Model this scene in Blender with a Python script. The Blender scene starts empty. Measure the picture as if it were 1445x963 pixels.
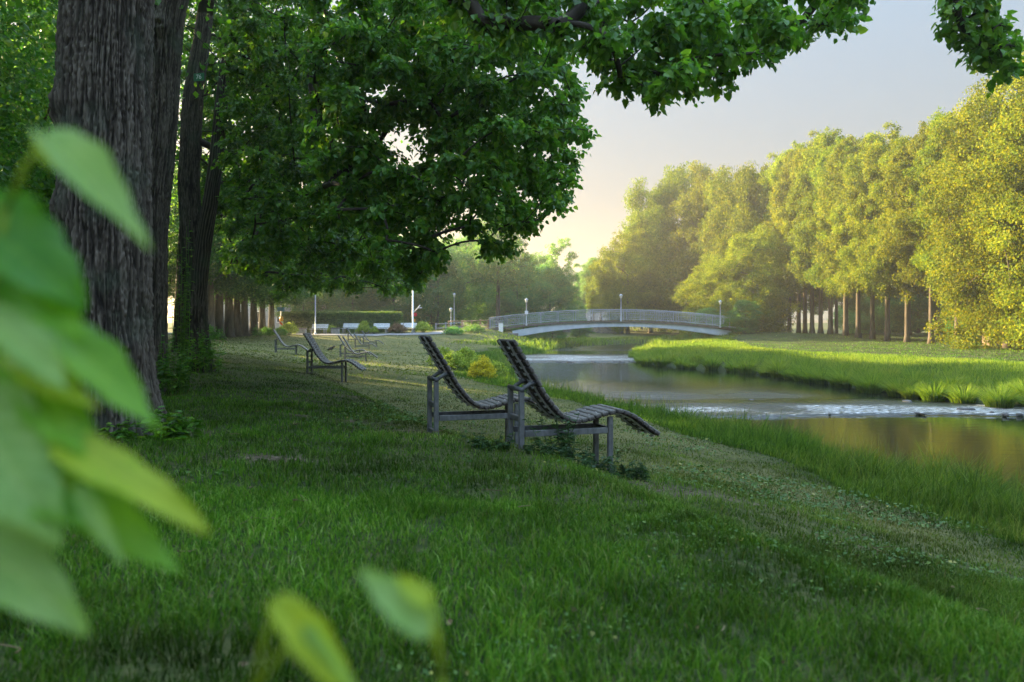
import bpy, math, random
import numpy as np
from mathutils import Vector, Matrix, Euler

R = math.radians
C = bpy.context.scene.collection
scene = bpy.context.scene

# ------------------------------------------------------------------ camera
EYE = 1.6
cam_d = bpy.data.cameras.new("camera")
cam = bpy.data.objects.new("camera", cam_d)
C.objects.link(cam)
cam.location = (0, 0, EYE)
cam.rotation_euler = (R(90), 0, 0)
cam_d.sensor_width = 36.0
cam_d.lens = 28.0
cam_d.shift_y = -26.5 / 1445.0
cam_d.clip_start = 0.05
cam_d.clip_end = 3000
cam_d.dof.use_dof = True
cam_d.dof.focus_distance = 12.0
cam_d.dof.aperture_fstop = 2.2
scene.camera = cam

# ------------------------------------------------------------------ sky, sun, exposure
SUN_AZ, SUN_EL = -60.0, 15.0          # degrees; azimuth from +Y, negative is to the left
world = bpy.data.worlds.new("World")
scene.world = world
world.use_nodes = True
wn = world.node_tree
bg = wn.nodes["Background"]
sky = wn.nodes.new("ShaderNodeTexSky")
sky.sky_type = 'NISHITA'
sky.sun_disc = False
sky.sun_elevation = R(SUN_EL)
sky.sun_rotation = R(SUN_AZ)
sky.air_density = 1.0
sky.dust_density = 1.6
sky.ozone_density = 1.0
sky_g = wn.nodes.new("ShaderNodeGamma")            # softens the span between the sun's side and the far side of the sky
sky_g.inputs["Gamma"].default_value = 0.33
sky_s = wn.nodes.new("ShaderNodeHueSaturation")
sky_s.inputs["Saturation"].default_value = 1.7
wn.links.new(sky.outputs[0], sky_g.inputs["Color"])
wn.links.new(sky_g.outputs[0], sky_s.inputs["Color"])
# unseen sky overhead brightened to light the shaded lawn, rising towards the zenith
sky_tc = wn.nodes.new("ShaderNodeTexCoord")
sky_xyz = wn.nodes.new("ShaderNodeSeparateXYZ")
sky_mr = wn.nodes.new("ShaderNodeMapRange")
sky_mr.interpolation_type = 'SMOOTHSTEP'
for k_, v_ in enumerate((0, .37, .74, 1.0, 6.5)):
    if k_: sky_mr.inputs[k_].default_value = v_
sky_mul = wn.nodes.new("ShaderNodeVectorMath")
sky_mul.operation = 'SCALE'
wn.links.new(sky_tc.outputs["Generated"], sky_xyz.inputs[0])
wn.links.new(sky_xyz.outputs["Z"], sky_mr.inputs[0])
sky_cr = wn.nodes.new("ShaderNodeValToRGB")         # peach band of dusty air low down
sky_cr.color_ramp.elements[0].position, sky_cr.color_ramp.elements[0].color = 0.0, (.64, .46, .37, 1)
sky_cr.color_ramp.elements[1].position, sky_cr.color_ramp.elements[1].color = 0.36, (1.0, 1.05, 1.12, 1)
e_ = sky_cr.color_ramp.elements.new(0.16); e_.color = (.78, .70, .68, 1)
sky_mx = wn.nodes.new("ShaderNodeMix")
sky_mx.data_type = 'RGBA'; sky_mx.blend_type = 'MULTIPLY'; sky_mx.inputs[0].default_value = 1.0
wn.links.new(sky_xyz.outputs["Z"], sky_cr.inputs[0])
wn.links.new(sky_s.outputs[0], sky_mx.inputs[6])
wn.links.new(sky_cr.outputs[0], sky_mx.inputs[7])
wn.links.new(sky_mx.outputs[2], sky_mul.inputs[0])
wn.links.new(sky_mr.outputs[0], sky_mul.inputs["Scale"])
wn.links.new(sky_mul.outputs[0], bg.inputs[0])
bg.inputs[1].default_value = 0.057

sun_d = bpy.data.lights.new("sun", 'SUN')
sun_d.energy = 5.0
sun_d.angle = R(0.6)
sun_d.color = (1.0, 0.77, 0.42)
sun = bpy.data.objects.new("sun", sun_d)
C.objects.link(sun)
SUNV = Vector((math.sin(R(SUN_AZ)) * math.cos(R(SUN_EL)), math.cos(R(SUN_AZ)) * math.cos(R(SUN_EL)), math.sin(R(SUN_EL))))
sun.rotation_euler = SUNV.to_track_quat('Z', 'Y').to_euler()
sun.location = (-60, 40, 40)

scene.view_settings.view_transform = 'Standard'
scene.view_settings.look = 'None'
scene.view_settings.exposure = 3.05
scene.view_settings.gamma = 1.0
scene.view_settings.use_curve_mapping = False
scene.render.engine = 'CYCLES'
cy = scene.cycles
cy.max_bounces = 10
cy.diffuse_bounces = 6
cy.glossy_bounces = 3
cy.transmission_bounces = 8
cy.transparent_max_bounces = 6
cy.volume_bounces = 1
cy.caustics_reflective = False
cy.caustics_refractive = False
cy.sample_clamp_indirect = 6.0
cy.use_denoising = True

# ------------------------------------------------------------------ helpers: numpy meshes
F = 28.0 / 36.0 * 1445.0


def at(px, py, d):
    """Point at distance d ahead that a photo pixel looks at (photo survey, real metres)."""
    return Vector(((px - 722.5) / F * d, d, EYE - (py - 455.0) / F * d))


def tag(o, label=None, cat=None, group=None, kind=None):
    if label: o["label"] = label
    if cat: o["category"] = cat
    if group: o["group"] = group
    if kind: o["kind"] = kind
    return o


def empty(name, loc, rz=0.0, label=None, cat=None, group=None):
    o = bpy.data.objects.new(name, None)
    C.objects.link(o)
    o.empty_display_size = 0.2
    o.location = loc
    o.rotation_euler = (0, 0, rz)
    return tag(o, label, cat, group)


class MB:
    """Collects arrays of vertices and quads/tris, then links them as one mesh object."""

    def __init__(self):
        self.V, self.Q, self.T, self.n = [], [], [], 0
        self.A = {}

    def add(self, V, Q=None, T=None, **attr):
        V = np.asarray(V, dtype=np.float32).reshape(-1, 3)
        if Q is not None and len(Q): self.Q.append(np.asarray(Q, dtype=np.int32).reshape(-1, 4) + self.n)
        if T is not None and len(T): self.T.append(np.asarray(T, dtype=np.int32).reshape(-1, 3) + self.n)
        for k, a in attr.items():
            self.A.setdefault(k, []).append(np.asarray(a, dtype=np.float32))
        self.V.append(V)
        self.n += len(V)
        return self

    def mesh(self, name, mat, smooth=True):
        me = bpy.data.meshes.new(name)
        V = np.concatenate(self.V) if self.V else np.zeros((0, 3), np.float32)
        Q = np.concatenate(self.Q) if self.Q else np.zeros((0, 4), np.int32)
        T = np.concatenate(self.T) if self.T else np.zeros((0, 3), np.int32)
        me.vertices.add(len(V))
        me.vertices.foreach_set("co", np.ascontiguousarray(V, dtype=np.float32).ravel())
        nl = len(Q) * 4 + len(T) * 3
        me.loops.add(nl)
        me.loops.foreach_set("vertex_index", np.concatenate([Q.ravel(), T.ravel()]).astype(np.int32))
        me.polygons.add(len(Q) + len(T))
        st = np.concatenate([np.arange(len(Q)) * 4, len(Q) * 4 + np.arange(len(T)) * 3]).astype(np.int32)
        me.polygons.foreach_set("loop_start", st)
        me.polygons.foreach_set("use_smooth", np.full(len(Q) + len(T), bool(smooth)))
        for k, a in self.A.items():
            at_ = me.attributes.new(k, 'FLOAT', 'POINT')
            at_.data.foreach_set("value", np.concatenate(a).astype(np.float32))
        me.update(calc_edges=True)
        me.validate()
        if mat: me.materials.append(mat)
        return me

    def build(self, name, mat, parent=None, smooth=True, label=None):
        o = bpy.data.objects.new(name, self.mesh(name, mat, smooth))
        C.objects.link(o)
        if parent: o.parent = parent
        if label: o["label"] = label
        return o


def share(name, me, parent=None, mat=None):
    o = bpy.data.objects.new(name, me)
    C.objects.link(o)
    if parent: o.parent = parent
    if mat:
        o.material_slots[0].link = 'OBJECT'
        o.material_slots[0].material = mat
    return o


def copy_tree(o, parent=None):
    c = o.copy()
    C.objects.link(c)
    c.parent = parent
    for ch in list(o.children): copy_tree(ch, c)
    return c


def box(mb, lo, hi, bev=0.0, M=None):
    (x0, y0, z0), (x1, y1, z1) = lo, hi
    b = bev
    if b <= 0:
        V = [(x, y, z) for z in (z0, z1) for y in (y0, y1) for x in (x0, x1)]
        Q = [(0, 2, 3, 1), (4, 5, 7, 6), (0, 1, 5, 4), (2, 6, 7, 3), (0, 4, 6, 2), (1, 3, 7, 5)]
        T = []
    else:
        bm_v, Q, T = [], [], []
        idx = {}
        for sx in (0, 1):
            for sy in (0, 1):
                for sz in (0, 1):
                    X = (x0, x1)[sx]; Y = (y0, y1)[sy]; Z = (z0, z1)[sz]
                    dx = b if sx == 0 else -b; dy = b if sy == 0 else -b; dz = b if sz == 0 else -b
                    for ax, p in enumerate(((X, Y + dy, Z + dz), (X + dx, Y, Z + dz), (X + dx, Y + dy, Z))):
                        idx[(sx, sy, sz, ax)] = len(bm_v); bm_v.append(p)
        V = bm_v
        def q(*k): Q.append([idx[i] for i in k])
        for s in (0, 1):
            q((s, 0, 0, 0), (s, 1, 0, 0), (s, 1, 1, 0), (s, 0, 1, 0))
            q((0, s, 0, 1), (1, s, 0, 1), (1, s, 1, 1), (0, s, 1, 1))
            q((0, 0, s, 2), (1, 0, s, 2), (1, 1, s, 2), (0, 1, s, 2))
        for a in (0, 1):
            for c in (0, 1):
                q((0, a, c, 1), (1, a, c, 1), (1, a, c, 2), (0, a, c, 2))
                q((a, 0, c, 0), (a, 1, c, 0), (a, 1, c, 2), (a, 0, c, 2))
                q((a, c, 0, 0), (a, c, 1, 0), (a, c, 1, 1), (a, c, 0, 1))
                for e in (0, 1): T.append([idx[(a, c, e, 0)], idx[(a, c, e, 1)], idx[(a, c, e, 2)]])
    V = np.array(V, dtype=np.float32)
    if M is not None:
        M = np.array(M)
        V = V @ M[:3, :3].T + M[:3, 3]
    return mb.add(V, Q, T)


def tube(mb, pts, rad, seg=8, cap=True, flat=None):
    P = np.array([tuple(p) for p in pts], dtype=np.float64)
    n = len(P)
    rad = np.broadcast_to(np.asarray(rad, dtype=np.float64), (n,))
    T = np.gradient(P, axis=0)
    T /= np.linalg.norm(T, axis=1)[:, None] + 1e-9
    ref = np.array([0, 0, 1.0]) if abs(T[0, 2]) < 0.9 else np.array([1.0, 0, 0])
    V = np.zeros((n, seg, 3))
    a = np.linspace(0, 2 * np.pi, seg, endpoint=False)
    u = ref - T[0] * (ref @ T[0])
    for i in range(n):
        u = u - T[i] * (u @ T[i])
        u /= np.linalg.norm(u) + 1e-9
        w = np.cross(T[i], u)
        k = 1.0 if flat is None else flat
        V[i] = P[i] + rad[i] * (np.cos(a)[:, None] * u + k * np.sin(a)[:, None] * w)
    i = np.arange(n - 1)[:, None] * seg
    j = np.arange(seg)[None, :]
    j2 = (j + 1) % seg
    Q = np.stack([i + j, i + j2, i + seg + j2, i + seg + j], -1).reshape(-1, 4)
    Vf = V.reshape(-1, 3)
    Tt = []
    if cap:
        Vf = np.concatenate([Vf, P[:1], P[-1:]])
        c0, c1 = n * seg, n * seg + 1
        for k in range(seg):
            Tt.append((c0, (k + 1) % seg, k))
            Tt.append((c1, (n - 1) * seg + k, (n - 1) * seg + (k + 1) % seg))
    return mb.add(Vf, Q, Tt)


def unit(a):
    return a / (np.linalg.norm(a, axis=-1, keepdims=True) + 1e-9)


def leaf_arrays(P, D, N, L, W, fold=0.25):
    """Ovate leaves folded along the midrib: 6 vertices, 2 quads each."""
    D = unit(D)
    N = unit(N - D * (N * D).sum(-1, keepdims=True))
    S = np.cross(D, N)
    L = L[:, None]; W = W[:, None]
    up = N * W * fold
    V = np.stack([P, P + D * L * 0.22 + S * W * 0.5 + up, P + D * L * 0.66 + S * W * 0.36 + up * 0.6,
                  P + D * L - N * L * 0.08,
                  P + D * L * 0.66 - S * W * 0.36 + up * 0.6, P + D * L * 0.22 - S * W * 0.5 + up], 1)
    n = len(P)
    b = np.arange(n)[:, None] * 6
    Q = np.concatenate([b + np.array([0, 1, 2, 3]), b + np.array([0, 3, 4, 5])], 0)
    return V.reshape(-1, 3), Q


def kite_arrays(P, D, N, L, W):
    D = unit(D)
    N = unit(N - D * (N * D).sum(-1, keepdims=True))
    S = np.cross(D, N)
    L = L[:, None]; W = W[:, None]
    V = np.stack([P - D * L * 0.5, P + S * W * 0.5 - D * L * 0.1 + N * W * 0.15, P + D * L * 0.5, P - S * W * 0.5 - D * L * 0.1 + N * W * 0.15], 1)
    Q = np.arange(len(P) * 4).reshape(-1, 4)
    return V.reshape(-1, 3), Q


def blade_arrays(P, H, W, LX, LY, rng, side_limit=None):
    """Grass blades: 6 vertices, 2 quads, bent towards (LX, LY)."""
    n = len(P)
    a = rng.random(n) * np.pi * 2
    S = np.stack([np.cos(a), np.sin(a), np.zeros(n)], 1) * (W * 0.5)[:, None]
    lean = np.stack([LX, LY, np.zeros(n)], 1)
    up = np.zeros((n, 3)); up[:, 2] = H
    mid = P + up * 0.58 + lean * (0.32 * H)[:, None]
    l2 = np.minimum(LX ** 2 + LY ** 2, 0.9)
    tip = P + up * (0.58 + 0.42 * (1 - 0.6 * l2))[:, None] + lean * H[:, None]
    V = np.stack([P - S, P + S, mid + S * 0.8, mid - S * 0.8, tip + S * 0.12, tip - S * 0.12], 1)
    b = np.arange(n)[:, None] * 6
    Q = np.concatenate([b + np.array([0, 1, 2, 3]), b + np.array([3, 2, 4, 5])], 0)
    return V.reshape(-1, 3), Q


def _hash(ix, iy, iz):
    h = (ix * 374761393 + iy * 668265263 + iz * 2147483647 + 144665) & 0xFFFFFFFF
    h = ((h ^ (h >> 13)) * 1274126177) & 0xFFFFFFFF
    h = h ^ (h >> 16)
    return (h & 0xFFFFFF).astype(np.float64) / 0xFFFFFF


def vnoise(x, y, z=0.0, perx=None):
    x, y, z = np.broadcast_arrays(np.asarray(x, float), np.asarray(y, float), np.asarray(z, float))
    ix, iy, iz = np.floor(x).astype(np.int64), np.floor(y).astype(np.int64), np.floor(z).astype(np.int64)
    fx, fy, fz = x - ix, y - iy, z - iz
    fx, fy, fz = [f * f * (3 - 2 * f) for f in (fx, fy, fz)]
    r = 0
    for a in (0, 1):
        for b in (0, 1):
            for c in (0, 1):
                xx = ix + a
                if perx: xx = np.mod(xx, perx)
                r = r + _hash(xx, iy + b, iz + c) * (fx if a else 1 - fx) * (fy if b else 1 - fy) * (fz if c else 1 - fz)
    return r


# ------------------------------------------------------------------ materials
def new_mat(name):
    m = bpy.data.materials.new(name)
    m.use_nodes = True
    nt = m.node_tree
    for n in list(nt.nodes): nt.nodes.remove(n)
    out = nt.nodes.new("ShaderNodeOutputMaterial")
    return m, nt, out


def N(nt, t, **kw):
    n = nt.nodes.new(t)
    for k, v in kw.items():
        if k.startswith("i_"): n.inputs[k[2:].replace("_", " ")].default_value = v
        else: setattr(n, k, v)
    return n


def ramp(nt, stops):
    r = nt.nodes.new("ShaderNodeValToRGB")
    el = r.color_ramp.elements
    el[0].position, el[0].color = stops[0][0], (*stops[0][1], 1)
    el[1].position, el[1].color = stops[-1][0], (*stops[-1][1], 1)
    for p, c in stops[1:-1]:
        e = el.new(p); e.color = (*c, 1)
    return r


def leaf_mat(name, stops, trans, fac=0.38, rough=0.5, spec=0.35, big=None):
    m, nt, out = new_mat(name)
    g = N(nt, "ShaderNodeNewGeometry")
    rp = ramp(nt, stops)
    L = nt.links.new
    L(g.outputs["Random Per Island"], rp.inputs[0])
    col = rp.outputs[0]
    if big:
        tc = N(nt, "ShaderNodeTexCoord")
        no = N(nt, "ShaderNodeTexNoise"); no.inputs["Scale"].default_value = big; no.inputs["Detail"].default_value = 2
        L(tc.outputs["Object"], no.inputs["Vector"])
        mr = N(nt, "ShaderNodeMapRange"); mr.inputs[1].default_value = .3; mr.inputs[2].default_value = .7
        mr.inputs[3].default_value = .68; mr.inputs[4].default_value = 1.3
        L(no.outputs["Fac"], mr.inputs[0])
        mx = N(nt, "ShaderNodeVectorMath", operation='SCALE')
        L(col, mx.inputs[0]); L(mr.outputs[0], mx.inputs["Scale"])
        oi = N(nt, "ShaderNodeObjectInfo")                 # every tree has its own shade of green
        hs = N(nt, "ShaderNodeHueSaturation")
        hm_ = N(nt, "ShaderNodeMapRange"); hm_.inputs[3].default_value = .497; hm_.inputs[4].default_value = .53; L(oi.outputs["Random"], hm_.inputs[0]); L(hm_.outputs[0], hs.inputs["Hue"])
        ml = N(nt, "ShaderNodeMath", operation='MULTIPLY'); ml.inputs[1].default_value = 7.31; L(oi.outputs["Random"], ml.inputs[0])
        fr_ = N(nt, "ShaderNodeMath", operation='FRACT'); L(ml.outputs[0], fr_.inputs[0])
        vm_ = N(nt, "ShaderNodeMapRange"); vm_.inputs[3].default_value = .78; vm_.inputs[4].default_value = 1.18; L(fr_.outputs[0], vm_.inputs[0]); L(vm_.outputs[0], hs.inputs["Value"])
        L(mx.outputs[0], hs.inputs["Color"])
        col = hs.outputs[0]
    p = N(nt, "ShaderNodeBsdfPrincipled")
    p.inputs["Roughness"].default_value = rough
    p.inputs["Specular IOR Level"].default_value = spec
    L(col, p.inputs["Base Color"])
    t = N(nt, "ShaderNodeBsdfTranslucent")
    mt = N(nt, "ShaderNodeMix", data_type='RGBA', blend_type='MULTIPLY')
    mt.inputs[0].default_value = 1.0
    L(col, mt.inputs[6]); mt.inputs[7].default_value = (*trans, 1)
    L(mt.outputs[2], t.inputs["Color"])
    ms = N(nt, "ShaderNodeMixShader"); ms.inputs[0].default_value = fac
    L(p.outputs[0], ms.inputs[1]); L(t.outputs[0], ms.inputs[2])
    L(ms.outputs[0], out.inputs[0])
    return m


def solid_mat(name, c1, c2=None, scale=8.0, rough=0.6, metal=0.0, spec=0.4, bump=0.0, stretch=(1, 1, 1), detail=5, bscale=None):
    m, nt, out = new_mat(name)
    L = nt.links.new
    p = N(nt, "ShaderNodeBsdfPrincipled")
    p.inputs["Roughness"].default_value = rough
    p.inputs["Metallic"].default_value = metal
    p.inputs["Specular IOR Level"].default_value = spec
    tc = N(nt, "ShaderNodeTexCoord")
    mp = N(nt, "ShaderNodeMapping"); mp.inputs["Scale"].default_value = stretch
    L(tc.outputs["Object"], mp.inputs["Vector"])
    no = N(nt, "ShaderNodeTexNoise"); no.inputs["Scale"].default_value = scale; no.inputs["Detail"].default_value = detail
    L(mp.outputs[0], no.inputs["Vector"])
    rp = ramp(nt, [(0.3, c1), (0.7, c2 or c1)])
    L(no.outputs["Fac"], rp.inputs[0]); L(rp.outputs[0], p.inputs["Base Color"])
    if bump:
        b = N(nt, "ShaderNodeBump"); b.inputs["Strength"].default_value = bump; b.inputs["Distance"].default_value = 0.02
        n2 = no
        if bscale:
            n2 = N(nt, "ShaderNodeTexNoise"); n2.inputs["Scale"].default_value = bscale; n2.inputs["Detail"].default_value = detail
            L(mp.outputs[0], n2.inputs["Vector"])
        L(n2.outputs["Fac"], b.inputs["Height"]); L(b.outputs[0], p.inputs["Normal"])
    L(p.outputs[0], out.inputs[0])
    return m


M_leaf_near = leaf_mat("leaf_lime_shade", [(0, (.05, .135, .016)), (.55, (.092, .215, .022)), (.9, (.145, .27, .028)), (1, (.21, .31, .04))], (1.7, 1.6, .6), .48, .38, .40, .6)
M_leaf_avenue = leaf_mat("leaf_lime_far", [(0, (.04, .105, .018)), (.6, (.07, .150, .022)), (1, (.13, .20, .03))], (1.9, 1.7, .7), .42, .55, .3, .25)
M_leaf_right = leaf_mat("leaf_lime_bright", [(0, (.062, .110, .007)), (.5, (.112, .155, .009)), (1, (.20, .22, .016))], (1.9, 1.5, .4), .42, .7, .08, .3)
M_leaf_wood = leaf_mat("leaf_wood", [(0, (.05, .15, .045)), (.6, (.085, .20, .05)), (1, (.18, .26, .05))], (1.8, 1.6, .6), .48, .6, .25, .2)
M_leaf_hedge = leaf_mat("leaf_hedge", [(0, (.075, .14, .032)), (.6, (.125, .19, .04)), (1, (.18, .23, .05))], (1.4, 1.4, .6), .4, .6, .25, 1.5)
M_leaf_yellow = leaf_mat("flower_yellow", [(0, (.16, .24, .02)), (.3, (.45, .42, .02)), (1, (.80, .68, .03))], (1.1, 1.0, .5), .35, .6, .2)
M_leaf_lightgreen = leaf_mat("leaf_light_green", [(0, (.10, .19, .02)), (.5, (.24, .33, .03)), (1, (.42, .48, .06))], (1.2, 1.2, .5), .38, .6, .2)
M_leaf_rust = leaf_mat("leaf_rust", [(0, (.10, .09, .03)), (.5, (.17, .10, .05)), (1, (.22, .12, .07))], (1.2, 1.0, .6), .3, .6, .2)
M_weed = leaf_mat("leaf_weed", [(0, (.018, .05, .018)), (.6, (.032, .08, .024)), (1, (.06, .12, .03))], (1.6, 1.6, .8), .35, .5, .35)
M_bigleaf = None
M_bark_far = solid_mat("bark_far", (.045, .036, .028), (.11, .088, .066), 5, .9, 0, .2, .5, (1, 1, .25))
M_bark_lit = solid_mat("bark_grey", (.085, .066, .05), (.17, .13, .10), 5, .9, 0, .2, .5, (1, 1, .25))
M_limb = solid_mat("bark_limb", (.022, .018, .014), (.055, .045, .035), 9, .9, 0, .2, .4, (1, 1, .4))
M_steel = solid_mat("galvanised_steel", (.072, .076, .076), (.155, .16, .162), 22, .55, .15, .5, .08, (1, 1, .5))
M_steel_dull = solid_mat("weathered_steel", (.05, .05, .055), (.11, .115, .125), 18, .55, .4, .5, .1)
M_clip = solid_mat("bright_clip", (.45, .47, .50), (.62, .63, .66), 20, .35, .8)
M_white_paint = solid_mat("white_paint", (.62, .64, .66), (.80, .80, .80), 6, .5)
M_lamp_grey = solid_mat("lamp_grey", (.30, .33, .36), (.42, .45, .48), 6, .45, .3)
M_lamp_glass = solid_mat("lamp_glass", (.70, .70, .68), (.85, .84, .80), 3, .25, 0, .5)
M_bridge_blue = solid_mat("bridge_pale_blue", (.36, .42, .50), (.50, .55, .62), 1.6, .55, 0, .4, .05)
M_bridge_deck = solid_mat("bridge_deck_brown", (.075, .062, .055), (.13, .11, .095), 3, .8)
M_rail = solid_mat("railing_grey_blue", (.20, .235, .27), (.30, .335, .37), 8, .5, .2)
M_stone = solid_mat("abutment_stone", (.09, .085, .085), (.22, .205, .20), 2.6, .85, 0, .3, .9, (1, 1, 1.8), 6)
M_concrete = solid_mat("grey_concrete", (.22, .215, .205), (.34, .33, .31), 5, .85, 0, .3, .3)
M_asphalt = solid_mat("path_asphalt", (.13, .13, .135), (.19, .19, .19), 9, .9, 0, .3, .2)
M_fence_wood = solid_mat("fence_wood", (.17, .12, .075), (.27, .19, .12), 6, .8, 0, .3, .3, (1, 1, .3))
M_box_wood = solid_mat("box_wood", (.10, .065, .045), (.17, .11, .075), 6, .8, 0, .3, .3, (1, 1, 4))
M_rock = solid_mat("river_rock", (.03, .03, .028), (.10, .095, .085), 7, .6, 0, .4, .8)
M_crow = solid_mat("crow_black", (.008, .008, .010), (.016, .016, .02), 20, .4)
M_plaster = solid_mat("white_plaster", (.24, .25, .26), (.34, .34, .34), 2, .9)
M_rooftile = solid_mat("roof_tile_red", (.24, .085, .055), (.36, .13, .08), 5, .85, 0, .3, .4, (1, 1, 6))
M_window = solid_mat("window_dark", (.02, .025, .03), (.04, .045, .05), 3, .12)
M_red = solid_mat("sign_red", (.55, .03, .03), (.6, .04, .04), 5, .45)
M_amber = solid_mat("lamp_amber", (.75, .30, .02), (.8, .36, .03), 5, .3)
M_tag_green = solid_mat("tag_green", (.02, .13, .06), (.03, .17, .08), 8, .4)
M_blue = solid_mat("sign_blue", (.08, .22, .45), (.10, .26, .5), 6, .45)
M_inner_dark = solid_mat("inner_dark", (.02, .03, .014), (.03, .045, .02), 4, .95)


def wood_slat_mat():
    m, nt, out = new_mat("weathered_slat_wood")
    L = nt.links.new
    p = N(nt, "ShaderNodeBsdfPrincipled"); p.inputs["Roughness"].default_value = .72; p.inputs["Specular IOR Level"].default_value = .3
    tc = N(nt, "ShaderNodeTexCoord"); g = N(nt, "ShaderNodeNewGeometry")
    mp = N(nt, "ShaderNodeMapping"); mp.inputs["Scale"].default_value = (9, 1.2, 9)
    L(tc.outputs["Object"], mp.inputs[0])
    no = N(nt, "ShaderNodeTexNoise"); no.inputs["Scale"].default_value = 9; no.inputs["Detail"].default_value = 8
    L(mp.outputs[0], no.inputs["Vector"])
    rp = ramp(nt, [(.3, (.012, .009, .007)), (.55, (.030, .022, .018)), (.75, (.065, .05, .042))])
    L(no.outputs["Fac"], rp.inputs[0])
    mr = N(nt, "ShaderNodeMapRange"); mr.inputs[3].default_value = .55; mr.inputs[4].default_value = 1.35
    L(g.outputs["Random Per Island"], mr.inputs[0])
    sc = N(nt, "ShaderNodeVectorMath", operation='SCALE'); L(rp.outputs[0], sc.inputs[0]); L(mr.outputs[0], sc.inputs["Scale"])
    # bleached grey plus sky sheen, painted on the sitting side of the slats
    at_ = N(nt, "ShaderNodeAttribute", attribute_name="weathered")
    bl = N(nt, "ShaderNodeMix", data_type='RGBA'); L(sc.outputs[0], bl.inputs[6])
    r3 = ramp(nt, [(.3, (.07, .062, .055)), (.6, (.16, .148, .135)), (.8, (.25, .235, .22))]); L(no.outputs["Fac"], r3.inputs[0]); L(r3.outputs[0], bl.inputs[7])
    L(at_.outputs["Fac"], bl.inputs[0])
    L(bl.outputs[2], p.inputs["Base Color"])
    b = N(nt, "ShaderNodeBump"); b.inputs["Strength"].default_value = .5; b.inputs["Distance"].default_value = .006
    L(no.outputs["Fac"], b.inputs["Height"]); L(b.outputs[0], p.inputs["Normal"])
    L(p.outputs[0], out.inputs[0])
    return m


M_slat = wood_slat_mat()


def bark_mat():
    m, nt, out = new_mat("bark_furrowed")
    L = nt.links.new
    p = N(nt, "ShaderNodeBsdfPrincipled"); p.inputs["Roughness"].default_value = .92; p.inputs["Specular IOR Level"].default_value = .2
    tc = N(nt, "ShaderNodeTexCoord")
    mp = N(nt, "ShaderNodeMapping"); mp.inputs["Scale"].default_value = (1, 1, .16)
    L(tc.outputs["Object"], mp.inputs[0])
    a = N(nt, "ShaderNodeAttribute", attribute_name="ridge")
    no = N(nt, "ShaderNodeTexNoise"); no.inputs["Scale"].default_value = 34; no.inputs["Detail"].default_value = 8
    L(mp.outputs[0], no.inputs["Vector"])
    n2 = N(nt, "ShaderNodeTexNoise"); n2.inputs["Scale"].default_value = 2.2; n2.inputs["Detail"].default_value = 4
    L(tc.outputs["Object"], n2.inputs["Vector"])
    mixf = N(nt, "ShaderNodeMath", operation='MULTIPLY_ADD'); L(no.outputs["Fac"], mixf.inputs[0]); mixf.inputs[1].default_value = .5
    ms = N(nt, "ShaderNodeMath", operation='MULTIPLY'); L(a.outputs["Fac"], ms.inputs[0]); ms.inputs[1].default_value = .6
    L(ms.outputs[0], mixf.inputs[2])
    rp = ramp(nt, [(.18, (.006, .005, .004)), (.45, (.030, .024, .018)), (.64, (.065, .053, .040)), (.88, (.13, .110, .088))])
    L(mixf.outputs[0], rp.inputs[0])
    gr = N(nt, "ShaderNodeMix", data_type='RGBA')
    mr = N(nt, "ShaderNodeMapRange"); mr.inputs[1].default_value = .5; mr.inputs[2].default_value = .72; mr.inputs[3].default_value = 0; mr.inputs[4].default_value = .55
    L(n2.outputs["Fac"], mr.inputs[0]); L(mr.outputs[0], gr.inputs[0])
    L(rp.outputs[0], gr.inputs[6]); gr.inputs[7].default_value = (.055, .075, .048, 1)
    L(gr.outputs[2], p.inputs["Base Color"])
    b = N(nt, "ShaderNodeBump"); b.inputs["Strength"].default_value = .8; b.inputs["Distance"].default_value = .012
    L(no.outputs["Fac"], b.inputs["Height"]); L(b.outputs[0], p.inputs["Normal"])
    L(p.outputs[0], out.inputs[0])
    return m


M_bark = bark_mat()


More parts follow.
